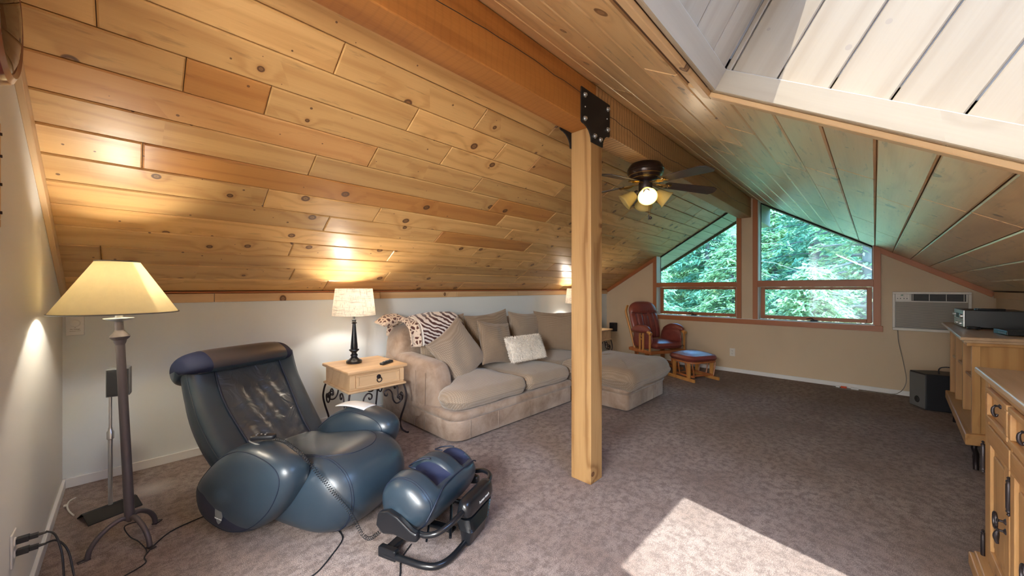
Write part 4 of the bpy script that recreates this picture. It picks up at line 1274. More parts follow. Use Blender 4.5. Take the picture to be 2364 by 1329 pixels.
def hit(o, origin, d):
    me = o.data
    bv = BVHTree.FromPolygons([v.co for v in me.vertices], [tuple(p.vertices) for p in me.polygons])
    loc, n, _, _ = bv.ray_cast(Vector(origin), Vector(d).normalized())
    return loc, n


near_arm = [o for o in CH.children if o.name.startswith('armrest')][0]
loc, n = hit(near_arm, (-1.2, -.10, .135), (1, 0, 0))
if n.x > 0: n = -n
Mb = frame(loc + n * .001, Vector((0, 0, 1)).cross(n), Vector((0, 0, 1)))
if (Mb.to_3x3() @ Vector((0, 0, 1))).dot(n) < 0: Mb = frame(loc + n * .001, n.cross(Vector((0, 0, 1))), Vector((0, 0, 1)))
g = MB(); bd = [(-.030, .034), (0, .040), (.030, .034), (.030, .0), (.014, -.032), (0, -.042), (-.014, -.032), (-.030, .0)]
g.prism(bd, -.002, .003, 'z', M=Mb); g.build('badge', M['greyspk'], near_arm, bev=.001)
text('badge_lettering', 'human touch', .0115, M['whiteink'], near_arm, Mb @ Matrix.Translation((.0, -.012, .0035)))

# remote control handset lying in the dock, its coiled cord running down to the foot massager
CM = Matrix.Translation((.74, 2.72, 0)) @ Matrix.Rotation(R(20), 4, 'Z')
def cw(l, f, z): return CM @ Vector((l, -f, z))
rm = thing('chair_remote', 'small black handset lying in the silver dock of the nearer armrest', 'remote', cw(-.335, .245, .512), R(20 + 35))
g = MB(); g.slab(rrect(-.022, .022, -.062, .062, r=.015, k=3), 0, .024, r=.008, crown=.004, n=3); rb = g.build('body', M['black'], rm, smooth=50)
for i, (a, b) in enumerate(((-.008, .03), (.008, .03), (0, .008), (-.008, -.014), (.008, -.014))):
    g = MB(); g.lathe([(.0045, .0255), (.0045, .029), (.003, .030)], 8, c=(a, b)); g.build('button', M['greyspk'] if i != 2 else M['silver'], rb)


def coil(path, r, turns, wr, g):
    P = smoothpath(path, 10); cum = [0]
    for a, b in zip(P[:-1], P[1:]): cum.append(cum[-1] + (b - a).length)
    L = cum[-1]; N = turns * 9; out = []; j = 0
    for i in range(N + 1):
        d = L * i / N
        while j < len(cum) - 2 and cum[j + 1] < d: j += 1
        t = (d - cum[j]) / max(1e-9, cum[j + 1] - cum[j]); c = P[j].lerp(P[j + 1], t); tg = (P[j + 1] - P[j]).normalized()
        u = tg.cross(Vector((0, 0, 1))).normalized(); v = tg.cross(u); q = 2 * PI * i / 9
        out.append(c + (u * math.cos(q) + v * math.sin(q)) * r)
    g.tube(out, wr, 4)


g = MB()
coil([(.545, 2.30, .525), (.575, 2.23, .520), (.595, 2.17, .502), (.615, 2.11, .482), (.642, 2.065, .44), (.672, 2.035, .385), (.698, 1.995, .342), (.722, 1.96, .295), (.772, 1.925, .215), (.808, 1.91, .14), (.835, 1.89, .07), (.85, 1.84, .06), (.875, 1.80, .09), (.915, 1.775, .13)], .0085, 74, .0017, g)
tag(g.build('coiled_cord', M['black'], None, smooth=True), 'thin black coiled cord from the armrest handset down to the foot massager', 'cord')

# ------------------------------------------------------------------ foot massager
FM = thing('foot_massager', 'slate leather calf and foot massager with two wells on black tube frame', 'massager', (1.15, 1.85, 0), R(20))
fp_ = smoothloop([(-.065, .275), (-.045, .175), (.015, .105), (.09, .085), (.18, .125), (.25, .20), (.272, .275), (.235, .335), (.15, .385), (.06, .39), (-.02, .35)], 5)
cF = (.105, .25)
def well(pt, t, j):
    x, y, z = pt; f_ = -y
    w = 0
    for c in (-.085, .15):
        w = max(w, max(0, 1 - ((x - c) / .072) ** 4))
    if w <= 0: return pt
    # hollow: radial push towards the roller core on the top-rear side, ends in a rounded stop at the front
    ang = math.atan2(z - cF[1], f_ - cF[0]); a0 = R(108); da = abs((ang - a0 + PI) % (2 * PI) - PI)
    # angular half-range 75 deg
    s_ = max(0, 1 - (da / R(82)) ** 4)
    k = 1 - .50 * w * s_
    return (x, -(cF[0] + (f_ - cF[0]) * k), cF[1] + (z - cF[1]) * k)
g = MB(); g.bulge([(-a, b) for a, b in fp_], .272, x0=-.020, p=5, q=3, n=64, ctr=(-cF[0], cF[1]), mod=well)
def wl_(x): return max(max(0, 1 - ((x - c) / .072) ** 4) for c in (-.085, .15))
for i, f in enumerate(g.f):
    c = sum((Vector(g.v[k]) for k in f), Vector()) / len(f)
    F_ = -c.y; rad = math.hypot(F_ - cF[0], c.z - cF[1]); ang = math.atan2(c.z - cF[1], F_ - cF[0])
    da = abs((ang - R(108) + PI) % (2 * PI) - PI); g.mi[i] = 1 if wl_(c.x) * max(0, 1 - (da / R(82)) ** 4) > .22 else 0
fb = g.build('padded_body', [M['bluelea'], M['navy']], FM, smooth=True)
tb = []
for sx in (-.80, -.765):
    k = (1 - abs(sx) ** 5) ** (1 / 3.); tb.append([(-.020 + .272 * sx, -(cF[0] + (a - cF[0]) * k * 1.005), cF[1] + (b - cF[1]) * k * 1.005) for a, b in fp_])
pieces('seam', M['navydark'], fb, tb, .0018, close=True)
tb = []
tb.append(smoothpath([(-.262, -.245, .215), (-.235, -.262, .262), (-.19, -.263, .30), (-.10, -.248, .325), (.05, -.245, .328), (.17, -.247, .325), (.225, -.235, .30)], 5))
for c in (-.085, .15):
    ringp = []
    for i in range(22):
        q = 2 * PI * i / 22; x = c + .060 * math.cos(q); aa = R(62) + R(34) * (1 - math.sin(q)) * .98
        k = 1.0; t_ = (x + .020) / .272; k = (1 - abs(t_) ** 5) ** (1 / 3.)
        # radius of profile in that direction
        best = min(fp_, key=lambda p: abs(math.atan2(p[1] - cF[1], p[0] - cF[0]) - aa)); rr_ = math.hypot(best[0] - cF[0], best[1] - cF[1]) * k * .985
        ringp.append((x, -(cF[0] + rr_ * math.cos(aa)), cF[1] + rr_ * math.sin(aa)))
    tb.append(ringp[11:] + ringp[:1])
pieces('piping', M['navydark'], fb, tb, .004, 6)
# pivot arms either side
for x in (-.305, .265):
    g = MB(); g.prism([(.05 if 0 else -(.0), .235), (-.06, .255), (-.12, .24), (-.2, .195), (-.235, .19), (-.235, .15), (-.18, .14), (-.10, .15), (-.03, .135), (.015, .17)], x - .018, x + .018)
    g.build('pivot_arm', M['blackm'], FM, bev=.010, bseg=3, smooth=60)
g = MB(); g.tube(smoothpath([(-.285, -.215, .17), (-.283, -.26, .170), (-.262, -.31, .182), (-.20, -.345, .20), (-.09, -.36, .215), (.06, -.36, .228), (.17, -.352, .232), (.235, -.325, .234), (.262, -.27, .234), (.262, -.215, .22)], 5), .0135, 12)
g.build('upper_frame_tube', M['blackm'], FM, smooth=50)
g = MB(); g.tube(smoothpath([(-.285, .0, .02), (-.288, -.03, .02), (-.287, -.10, .02), (-.28, -.24, .02), (-.25, -.305, .02), (-.18, -.335, .022), (-.05, -.34, .024), (.12, -.335, .022), (.20, -.315, .02), (.235, -.24, .02), (.245, -.10, .02), (.245, .0, .02)], 5), .0155, 12)
g.build('floor_frame_tube', M['blackm'], FM, smooth=50)
g = MB(); g.box(-.302, -.266, -.09, .02, .0, .052); g.box(.228, .262, -.08, .02, 0, .05); g.box(-.28, .25, -.05, .0, .018, .042); g.box(-.05, .0, -.25, -.0, .03, .05)
g.build('foot_bar', M['blackm'], FM, bev=.008, bseg=3)
g = MB(); g.tube([(-.11, -.28, .06), (.18, -.10, .13)], .008, 8); g.tube([(-.20, -.20, .075), (.06, -.05, .12)], .006, 8); g.build('stay_rod', M['blackm'], FM, smooth=50)
# plastic shin support between the two tubes: shield, concertina ribs, foot
sup = thing_part = None
g = MB(); secs = []
def sec_ring(z, xl, xr, yf, yb, r=.025):
    return [(a, b, z + .10 * (a + 0) * 0) for a, b in rrect(xl, xr, yf, yb, r=r, k=3)]
rg = [sec_ring(.262, -.09, .15, -.375, -.33), sec_ring(.25, -.115, .165, -.385, -.322), sec_ring(.22, -.125, .17, -.392, -.318), sec_ring(.19, -.12, .165, -.395, -.31), sec_ring(.165, -.11, .155, -.39, -.30)]
n0 = min(len(r_) for r_ in rg)
def resample(r_, n):
    P = [Vector(p) for p in r_] + [Vector(r_[0])]; cum = [0]
    for a, b in zip(P[:-1], P[1:]): cum.append(cum[-1] + (b - a).length)
    out = []; j = 0
    for i in range(n):
        d = cum[-1] * i / n
        while cum[j + 1] < d: j += 1
        t = (d - cum[j]) / max(1e-9, cum[j + 1] - cum[j]); out.append(P[j].lerp(P[j + 1], t))
    return out
def loftrings(g, rings, n=32, mi=0):
    rs_ = [resample(r_, n) for r_ in rings]; vs = [v for r_ in rs_ for v in r_]; fs = []
    for i in range(len(rs_) - 1):
        for k in range(n): fs.append((i * n + k, i * n + (k + 1) % n, (i + 1) * n + (k + 1) % n, (i + 1) * n + k))
    fs += [tuple(range(n))[::-1], tuple(range((len(rs_) - 1) * n, len(rs_) * n))]; g.add(vs, fs, mi)
loftrings(g, rg); shd = g.build('shin_shield', M['blackm'], FM, smooth=60, sub=1)
g = MB(); rr = []
for i in range(15):
    z = .165 - .0058 * i; e = .006 if i % 2 else 0; w = .0022 * i
    rr.append(sec_ring(z, -.105 + w + e, .15 - w - e, -.388 + e, -.30 + e, r=.02))
loftrings(g, rr); g.build('concertina_ribs', M['blackm'], FM, smooth=30)
g = MB(); loftrings(g, [sec_ring(.083, -.075, .12, -.383, -.305, .018), sec_ring(.05, -.072, .117, -.375, -.31, .018), sec_ring(.012, -.07, .115, -.365, -.315, .015)]); g.build('lower_shell', M['blackm'], FM, smooth=40)
Mt = frame((.062, -.4, .212), (1, 0, 0), (0, .10, 1)); text('brand_lettering', 'human touch', .020, M['whiteink'], shd, Matrix.Translation((-.02, .0045, 0)) @ Mt)

# ------------------------------------------------------------------ cords, plugs, outlets, wall bits
def cord(par, Mp, pts, r=.0032, mat='black', k=6, name='power_cord'):
    Mi = Mp.inverted(); g = MB(); g.tube([Mi @ p for p in smoothpath(pts, k)], r, 7); return g.build(name, mat if not isinstance(mat, str) else M[mat], par, smooth=True)


cord(CH, CM, [(.33, 2.80, .004), (.16, 2.75, .004), (.06, 2.60, .004), (.055, 2.52, .004), (-.03, 2.47, .004), (-.09, 2.43, .004), (-.11, 2.35, .004), (-.03, 2.30, .004)])
cord(CH, CM, [(.80, 2.12, .004), (.79, 2.02, .004), (.70, 1.93, .004), (.60, 1.86, .004), (.50, 1.86, .004), (.44, 1.80, .004)])
cord(FM, Matrix.Translation((1.15, 1.85, 0)) @ Matrix.Rotation(R(20), 4, 'Z'), [(1.02, 1.72, .004), (.93, 1.66, .004), (.88, 1.58, .004), (.82, 1.50, .004), (.80, 1.44, .004)])


def outlet(name, label, loc, rz, plugs=False, holes=True):
    t = thing(name, label, 'outlet', loc, rz)
    g = MB(); g.box(-.038, .038, -.006, 0, -.062, .062); g.build('cover_plate', M['offwhite'], t, bev=.003)
    for z in (-.022, .022):
        g = MB(); g.lathe([(.0165, 0), (.0165, .003), (.015, .0035)], 16, M=Matrix.Translation((0, -.006, z)) @ Matrix.Rotation(PI / 2, 4, 'X')); s = g.build('socket', M['offwhite'], t)
        g = MB()
        for x in (-.006, .006): g.box(x - .0014, x + .0014, -.0102, -.009, z - .001, z + .009)
        g.lathe([(.003, 0), (.003, .0012)], 8, M=Matrix.Translation((0, -.009, z - .008)) @ Matrix.Rotation(PI / 2, 4, 'X')); g.build('slot', M['darkdot'], s)
    return t


outlet('wall_outlet', 'white double outlet on the far wall beneath the windows', (XF, 1.623, .310), -PI / 2)
outlet('wall_outlet', 'white outlet with two black plugs at the bottom left corner', (-.305, 2.322, .352), PI / 2)
for z, lab, pts in ((.374, 'upper black plug and cord in the bottom left outlet', [(-.225, 2.330, .376), (-.20, 2.30, .365), (-.18, 2.26, .30), (-.17, 2.22, .20), (-.15, 2.18, .10), (-.1, 2.12, .02), (-.05, 2.0, .006)]),
                    (.330, 'lower black plug and cord in the bottom left outlet', [(-.225, 2.327, .332), (-.195, 2.31, .335), (-.165, 2.28, .29), (-.14, 2.22, .18), (-.10, 2.16, .08), (-.02, 2.05, .006), (.05, 1.95, .006)])):
    t = thing('power_plug', lab, 'plug', (-.295, 2.327, z))
    g = MB(); g.box(0, .030, -.013, .013, -.010, .010); g.box(.030, .052, -.009, .009, -.008, .008); g.tube([(.05, 0, 0), (.072, 0, 0)], [.006, .004], 8); g.build('plug_body', M['black'], t, bev=.003)
    g = MB(); g.tube(smoothpath([Vector(p) - Vector((-.295, 2.327, z)) for p in pts], 6), .0036, 7); g.build('cord', M['black'], t, smooth=True)
th = thing('wall_control', 'white square dial control on the long wall above the floor lamp stand', 'thermostat', (-.250, YK, 1.075))
g = MB(); g.box(-.041, .041, -.012, 0, -.063, .063); g.build('housing', M['whitepl'], th, bev=.003)
g = MB(); g.lathe([(.026, 0), (.026, .004), (.022, .006), (.0215, .009), (.018, .011)], 28, M=Matrix.Translation((0, -.012, .018)) @ Matrix.Rotation(PI / 2, 4, 'X')); g.build('dial', M['whitepl'], th, smooth=35)
Mx = frame((0, -.0125, -.022), (1, 0, 0), (0, 0, 1)); text('lettering', 'No Voltage', .0095, M['ink'], th, Mx); text('lettering', 'thermostat control', .0062, M['ink'], th, Matrix.Translation((0, 0, -.012)) @ Mx)
g = MB(); g.lathe([(.002, 0), (.002, .001)], 8, M=Matrix.Translation((0, -.012, -.011)) @ Matrix.Rotation(PI / 2, 4, 'X')); g.build('indicator', M['ink'], th)
g = MB(); g.tube(smoothpath([(-.232, 3.62, .006), (-.255, 3.58, .009), (-.258, 3.50, .010), (-.245, 3.42, .008), (-.222, 3.345, .006)], 5), .004, 6); g.box(-.275, -.262, 3.515, 3.54, .004, .010)
tag(g.build('cable_tie', M['offwhite'], None, smooth=40), 'white curved plastic cable tie lying on the carpet by the left wall', 'cable tie')
# round clock and picture frame edge on the near wall
ck = thing('wall_clock', 'round wall clock with dark red wood case, cut by the top left corner', 'clock', (-.305, 1.715, 2.08), PI / 2)
Mk = Matrix.Rotation(PI / 2, 4, 'X')
g = MB(); g.lathe([(.175, 0), (.188, .01), (.188, .05), (.178, .072), (.160, .080), (.150, .074), (.148, .04), (.001, .04)], 48, M=Mk); g.build('case', wood('dark_red_wood', (.16, .03, .015), (.08, .012, .008), rough=.15, knots=0, coat=.8), ck, smooth=40)
g = MB(); g.lathe([(.148, .041), (.001, .041)], 48, M=Mk, caps=False); fc = g.build('face', M['offwhite'], ck)
g = MB()
for i in range(12):
    q = i * PI / 6; c_, s_ = math.cos(q), math.sin(q); g.tube([(.115 * c_, -.043, .115 * s_), (.133 * c_, -.043, .133 * s_)], .0022, 4)
g.build('hour_mark', M['ink'], fc)
g = MB(); g.tube([(0, -.046, 0), (.06, -.046, .03)], .003, 4); g.tube([(0, -.047, 0), (-.03, -.047, .095)], .002, 4); g.build('hand', M['ink'], fc)
g = MB(); g.lathe([(.152, .072), (.12, .082), (.06, .090), (.001, .092)], 40, M=Mk, caps=False); g.build('glass', M['clear'], ck, smooth=True)
pf = thing('picture_frame', 'edge of a wood picture frame at the left border under the clock', 'picture', (-.305, 1.82, 1.69), PI / 2)
g = MB()
for a in ((-.19, .19, -.02, 0, .14, .167), (-.19, .19, -.02, 0, -.167, -.14), (-.19, -.163, -.02, 0, -.14, .14), (.163, .19, -.02, 0, -.14, .14)): g.box(*a)
g.build('moulding', M['furn'], pf, bev=.003)
g = MB(); g.box(-.165, .165, -.008, 0, -.142, .142); g.build('canvas', plain('beige_canvas', (.5, .44, .36), .8, var=.3, scale=8), pf)
for z in (.13, .06, -.03, -.12):
    g = MB(); g.lathe([(.005, 0), (.005, .004)], 8, M=Matrix.Translation((.178, -.02, z)) @ Mk); g.build('nail_head', M['iron'], pf)

# remote on the end table
rc = thing('remote_control', 'black remote control lying on the nearer end table', 'remote', (1.645, 3.20, .641), R(-60))
g = MB(); g.slab(rrect(-.024, .024, -.085, .085, r=.018, k=4), 0, .020, r=.008, crown=.003, n=3); rb = g.build('body', M['black'], rc, smooth=50)
for i in range(4):
    for j in range(3):
        g = MB(); g.box(-.016 + j * .012, -.008 + j * .012, .055 - i * .03, .066 - i * .03, .020, .0245); g.build('button', M['bluelea'] if (i + j) % 2 else M['greyspk'], rb, bev=.001)

# ------------------------------------------------------------------ glider armchair and its gliding ottoman
GA = R(-26.5)
gl = thing('glider_chair', 'burgundy leather glider armchair with golden wood frame by the far windows', 'armchair', (6.15, 2.62, 0), GA)
# local: facing -y, x to the viewer's right
g = MB(); g.slab(rrect(-.27, .27, -.33, .22, r=.07), .36, .46, r=.045, crown=.03, n=5, bul=.015); gs = g.build('seat_cushion', M['redlea'], gl, smooth=70); sub3(gs)
g = MB(); g.tube([(-.262 + .0, -.335, .405), (.262, -.335, .405)], .004, 6); g.build('piping', M['darkdot'], gs)
tilt = R(17)
bf = Matrix.Translation((0, .20, .46)) @ Matrix.Rotation(-tilt, 4, 'X')
outb = [(-.235, 0), (.235, 0), (.275, .30), (.285, .47), (.25, .585), (.15, .655), (0, .675), (-.15, .655), (-.25, .585), (-.285, .47), (-.275, .30)]
outb = smoothloop(outb, 4)
g = MB(); xs_ = 34; zs_ = 26; vs = []; fs = []
def halfw(v):
    t = v / .67
    return .245 + .05 * math.sin(PI * min(1, t * .9 + .05)) if t < .68 else .293 * max(0, 1 - ((t - .68) / .33) ** 2.6) ** .5
for sgn in (0, 1):
    for j in range(zs_ + 1):
        v = .67 * j / zs_; hw = max(.02, halfw(v))
        for i in range(xs_ + 1):
            u = -1 + 2 * i / xs_; e = max(0, (1 - u ** 4)) ** .5 * max(0., 1 - (abs(2 * j / zs_ - 1)) ** 6) ** .5
            rib = 0
            if v < .46: rib = -.028 * max(0, 1 - abs(math.sin((u * 2.5 + .5) * PI)) / .45)
            seam_ = -.020 if abs(v - (.455 - .03 * (1 - u * u))) < .014 else 0
            tuck = -.006 * math.sin(u * 40) * (abs(u) < .45) * max(0, 1 - abs(v - .49) / .06)
            th_ = (.062 + .02 * (v > .46)) * e
            y = -(th_ + (rib + seam_ + tuck) * e) if sgn == 0 else .045 * e
            vs.append((u * hw, y, v))
    o_ = sgn * (xs_ + 1) * (zs_ + 1)
    for j in range(zs_):
        for i in range(xs_):
            a = o_ + j * (xs_ + 1) + i; fs.append((a, a + 1, a + xs_ + 2, a + xs_ + 1))
g.add(vs, fs, M=bf); bc = g.build('back_cushion', M['redlea'], gl, smooth=True, weld=True); sub3(bc)
g = MB(); g.tube([bf @ Vector((u * halfw(.45), -.072 + .012 * (u * u), .457 - .03 * (1 - u * u))) for u in [-.95 + 1.9 * i / 20 for i in range(21)]], .0028, 5); g.build('seam', M['darkdot'], bc)
# wooden frame
for sx in (-1, 1):
    g = MB(); g.tube(smoothpath([bf @ Vector((sx * .262, .05, -.22)), bf @ Vector((sx * .285, .05, .1)), bf @ Vector((sx * .315, .045, .45)), bf @ Vector((sx * .30, .04, .54)), bf @ Vector((sx * .26, .04, .60))], 5), [.019] * 21, 8); g.build('back_post', M['oak'], gl, smooth=50)
    # arm rail
    arm_ = smoothpath([(sx * .325, .20, .60), (sx * .345, .06, .645), (sx * .35, -.10, .655), (sx * .345, -.22, .63), (sx * .34, -.285, .60)], 5)
    g = MB(); g.tube(arm_, [.020 + .010 * (i > 14) for i in range(21)], 10); ar = g.build('arm_rail', M['oak'], gl, smooth=50)
    g = MB(); P = smoothloop([(-.25, .635), (-.22, .70), (-.10, .735), (.05, .72), (.17, .66), (.20, .62), (.10, .60), (-.10, .60)], 3)
    g.bulge(P, .058, x0=sx * .335, p=3, q=2.5, n=10); g.build('arm_pad', M['redlea'], gl, smooth=True)
    g = MB(); Q = smoothloop([(-.22, .36), (-.24, .62), (-.1, .66), (.12, .64), (.20, .58), (.20, .36)], 2); g.bulge(Q, .022, x0=sx * .288, p=3, q=2.5, n=6); g.build('side_panel', M['redlea'], gl, smooth=True)
    for y in (-.26, -.10, -.02):
        lean = .0 if y < -.2 else .05
        g = MB(); g.box(sx * .342 - .011, sx * .342 + .011, y - .014, y + .014, .30, .635); g.build('spindle', M['oak'], gl, bev=.004)
    g = MB()
    for z in (.50, .55): g.tube([(sx * .342, -.10, z), (sx * .342, -.02, z)], .009, 6)
    g.build('ladder_rung', M['oak'], gl, smooth=50)
    g = MB(); g.box(sx * .335 - .018, sx * .335 + .018, -.30, .26, .28, .33); g.build('side_rail', M['cherry'], gl, bev=.006)
    g = MB(); g.box(sx * .27 - .018, sx * .27 + .018, -.22, .24, .06, .10); g.box(sx * .27 - .016, sx * .27 + .016, -.14, -.07, .09, .29); g.box(sx * .27 - .016, sx * .27 + .016, .12, .19, .09, .29); g.box(sx * .27 - .02, sx * .27 + .02, -.30, .30, .0, .045); g.build('glide_base', M['cherry'], gl, bev=.005)
g = MB(); g.box(-.33, .33, -.30, -.26, .285, .335); g.box(-.33, .33, .22, .26, .285, .335); g.box(-.27, .27, -.02, .04, .06, .09); g.build('cross_rail', M['cherry'], gl, bev=.005)

go = thing('glider_ottoman', 'burgundy leather ottoman on reddish wooden glide base before the glider chair', 'ottoman', (5.83, 1.93, 0), GA)
g = MB(); g.slab(rrect(-.265, .265, -.235, .235, r=.10), .275, .365, r=.042, crown=.045, n=5, bul=.015); q_ = g.build('cushion', M['redlea'], go, smooth=70); sub3(q_)
g = MB(); g.slab(rrect(-.25, .25, -.225, .225, r=.09), .255, .28, r=.006, crown=0, n=2); g.build('top_frame', M['cherry'], go, smooth=40)
for sx in (-1, 1):
    g = MB(); g.box(sx * .225 - .016, sx * .225 + .016, -.25, .25, .0, .045); g.build('runner', M['oak'], go, bev=.006)
    g = MB(); g.box(sx * .175 - .014, sx * .175 + .014, -.20, .20, .052, .08); g.build('lower_rail', M['cherry'], go, bev=.005)
    for y in (-.2, -.07, .07, .2):
        g = MB(); g.tube([(sx * .178, y, .07), (sx * .215, y, .262)], .0085, 7); g.build('spindle', M['cherry'], go, smooth=50)
    for y in (-.135, .135):
        g = MB(); g.box(sx * .215 - .012, sx * .215 + .012, y - .028, y + .028, .035, .262); g.build('upright', M['oak'], go, bev=.004)
g = MB(); g.box(-.225, .225, -.02, .02, .012, .035); g.box(-.175, .175, -.15, -.12, .055, .075); g.box(-.175, .175, .12, .15, .055, .075); g.build('cross_rail', M['cherry'], go, bev=.004)

# ------------------------------------------------------------------ air conditioner, power cord, subwoofer
ac = thing('air_conditioner', 'beige through wall air conditioner on the far wall right of the windows', 'air conditioner', (XF, -.474, .808), -PI / 2)
hw = .315
g = MB()
for a in ((-hw, hw, -.05, 0, .448, .475), (-hw, hw, -.06, 0, 0, .032), (-hw, -hw + .024, -.05, 0, .032, .448), (hw - .024, hw, -.05, 0, .032, .448), (-hw + .02, hw - .02, -.02, 0, .03, .45)): g.box(*a)
g.build('housing_frame', M['offwhite'], ac, bev=.005, smooth=40)
g = MB(); g.box(-hw + .026, -hw + .15, -.045, -.02, .370, .452); cp = g.build('control_panel', M['offwhite'], ac, bev=.003)
for i, (x, z) in enumerate([(x, z) for x in (-.27, -.245, -.215, -.19) for z in (.392, .415, .436)]):
    g = MB(); g.lathe([(.006, 0), (.006, .004), (.004, .005)], 8, M=Matrix.Translation((x, -.045, z)) @ Mk); g.build('button', M['offwhite'] if i % 3 else M['greyspk'], cp)
g = MB(); g.box(-.243, -.222, -.047, -.044, .426, .442); g.build('display', plain('green_display', (.03, .16, .08), .3), cp)
g = MB(); g.box(-hw + .165, hw - .04, -.03, -.02, .365, .455); ov_ = g.build('outlet_grille', M['darkdot'], ac)
for i in range(5):
    g = MB(); g.box(-hw + .17, hw - .045, -.046, -.030, .373 + i * .0165, .376 + i * .0165); g.build('louver', M['greyspk'], ov_)
for i in range(4):
    x = -hw + .175 + i * .133; g = MB(); g.box(x - .002, x + .002, -.048, -.03, .368, .452); g.build('divider', M['offwhite'], ov_)
g = MB(); g.box(-hw + .028, hw - .028, -.038, -.02, .036, .352); fg = g.build('front_grille', M['greyspk'], ac)
for i in range(31):
    g = MB(); z = .042 + i * .0101; g.box(-hw + .030, hw - .030, -.046, -.038, z, z + .0058); g.build('louver', M['grille'], fg)
cord(ac, Matrix.Translation((XF, -.474, .808)) @ Matrix.Rotation(-PI / 2, 4, 'Z'), [(6.68, -.206, .808), (6.68, -.212, .68), (6.68, -.230, .56), (6.68, -.262, .36), (6.68, -.28, .20), (6.67, -.26, .10), (6.65, -.22, .04), (6.64, -.156, .008), (6.62, .0, .005), (6.58, .13, .005), (6.55, .30, .005), (6.56, .38, .005), (6.60, .40, .006), (6.63, .36, .01)], .0042, plain('grey_cord', (.30, .27, .23), .6))
t = thing('power_adapter', 'orange and white inline plug on the carpet under the window', 'plug', (6.62, .30, 0), R(-88))
g = MB(); g.box(-.025, .035, -.014, .014, .002, .026); g.build('orange_plug', M['orange'], t, bev=.004)
g = MB(); g.box(.075, .15, -.013, .013, .002, .024); g.tube([(.035, 0, .012), (.075, 0, .012)], .004, 6); g.build('white_socket', M['whitepl'], t, bev=.004)
g = MB(); g.box(-.075, -.035, -.012, .012, .002, .022); g.build('white_plug', M['whitepl'], t, bev=.004)

sb = thing('subwoofer', 'black subwoofer box with angled front on the carpet by the far wall', 'speaker', (6.10, -.47, 0))
pp = [(-.085, .075), (.105, .185), (.26, -.10), (.17, -.17), (-.05, -.12)]
pp = [(-.09, .075), (.105, .184), (.25, -.02), (.25, -.16), (-.035, -.16)]
g = MB(); g.prism(pp, .012, .40, 'z'); g.build('cabinet', plain('subwoofer_vinyl', (.018, .019, .024), .45), sb, bev=.006)
Mg = frame((.0075, .1295, .2), (-.195, -.109, 0), (0, 0, 1))
g = MB(); g.box(-.108, .108, -.18, .185, -.001, .004, M=Mg); fr_ = g.build('front_baffle', M['greyspk'], sb, bev=.002)
g = MB(); g.lathe([(.036, .004), (.034, .007), (.026, .006), (.024, -.02), (.001, -.03)], 24, M=Mg @ Matrix.Translation((.0, -.10, 0))); g.build('bass_port', M['darkdot'], fr_, smooth=40)
cord(sb, Matrix.Translation((6.10, -.47, 0)), [(6.12, -.50, .40), (6.12, -.50, .45), (6.12, -.53, .475), (6.1, -.60, .48), (6.05, -.70, .45)], .006, name='speaker_cable')

# ------------------------------------------------------------------ media console
mc = thing('media_console', 'honey pine media console with open shelves on iron feet, far right', 'cabinet', (5.0, -.70, 0))
cx, cy = 5.0, -.70
def poly(e=0.): return [(4.20 - e * .9 - cx, -.485 + e - cy), (5.83 + e - cx, -.54 + e - cy), (5.83 + e - cx, -.945 - cy), (4.40 - e - cx, -.945 - cy)]
g = MB(); g.prism(poly(.045), .955, .978, 'z'); g.prism(poly(.028), .937, .955, 'z'); g.build('top', M['furntop'], mc, bev=.006, bseg=3)
g = MB(); g.prism(poly(.012), .915, .937, 'z'); g.build('cornice', M['furn'], mc, bev=.004)
g = MB(); g.prism(poly(.02), .205, .285, 'z'); g.build('plinth', M['furn'], mc, bev=.008, bseg=3)
def cpart(nm, pts, z0, z1, mt='furnZ', b=.003):
    g = MB(); qx = sum(p[0] for p in pts) / 4; qy = sum(p[1] for p in pts) / 4
    g.prism([(a - qx, b_ - qy) for a, b_ in pts], z0, z1, 'z'); o = g.build(nm, M[mt], mc, bev=b); o.location = (qx - cx, qy - cy, 0); return o
ne0, ne1 = Vector((4.24, -.515)), Vector((4.42, -.94)); dv = (ne1 - ne0).normalized(); nv2 = Vector((-dv.y, dv.x))
nv2 = nv2 if nv2.x > 0 else -nv2
cpart('end_panel', [tuple(ne0), tuple(ne1), tuple(ne1 + nv2 * .022), tuple(ne0 + nv2 * .022)], .285, .915)
cpart('end_panel', [(5.78, -.57), (5.80, -.57), (5.80, -.94), (5.78, -.94)], .285, .915)
for x in (5.02, 5.42): cpart('divider', [(x, -.545), (x + .035, -.545), (x + .035, -.94), (x, -.94)], .285, .915)
cpart('corner_post', [(4.225, -.50), (4.275, -.502), (4.285, -.545), (4.24, -.543)], .285, .915)
cpart('corner_post', [(5.77, -.545), (5.815, -.547), (5.815, -.585), (5.77, -.585)], .285, .915)
cpart('back_panel', [(4.42, -.925), (5.80, -.925), (5.80, -.94), (4.42, -.94)], .285, .915)
for a, b, z in ((4.30, 5.02, .60), (5.055, 5.42, .64), (5.455, 5.78, .64)):
    cpart('shelf', [(a, -.56), (b, -.56), (b, -.92), (a + (.12 if a < 4.5 else 0), -.92)], z, z + .02, 'furn')
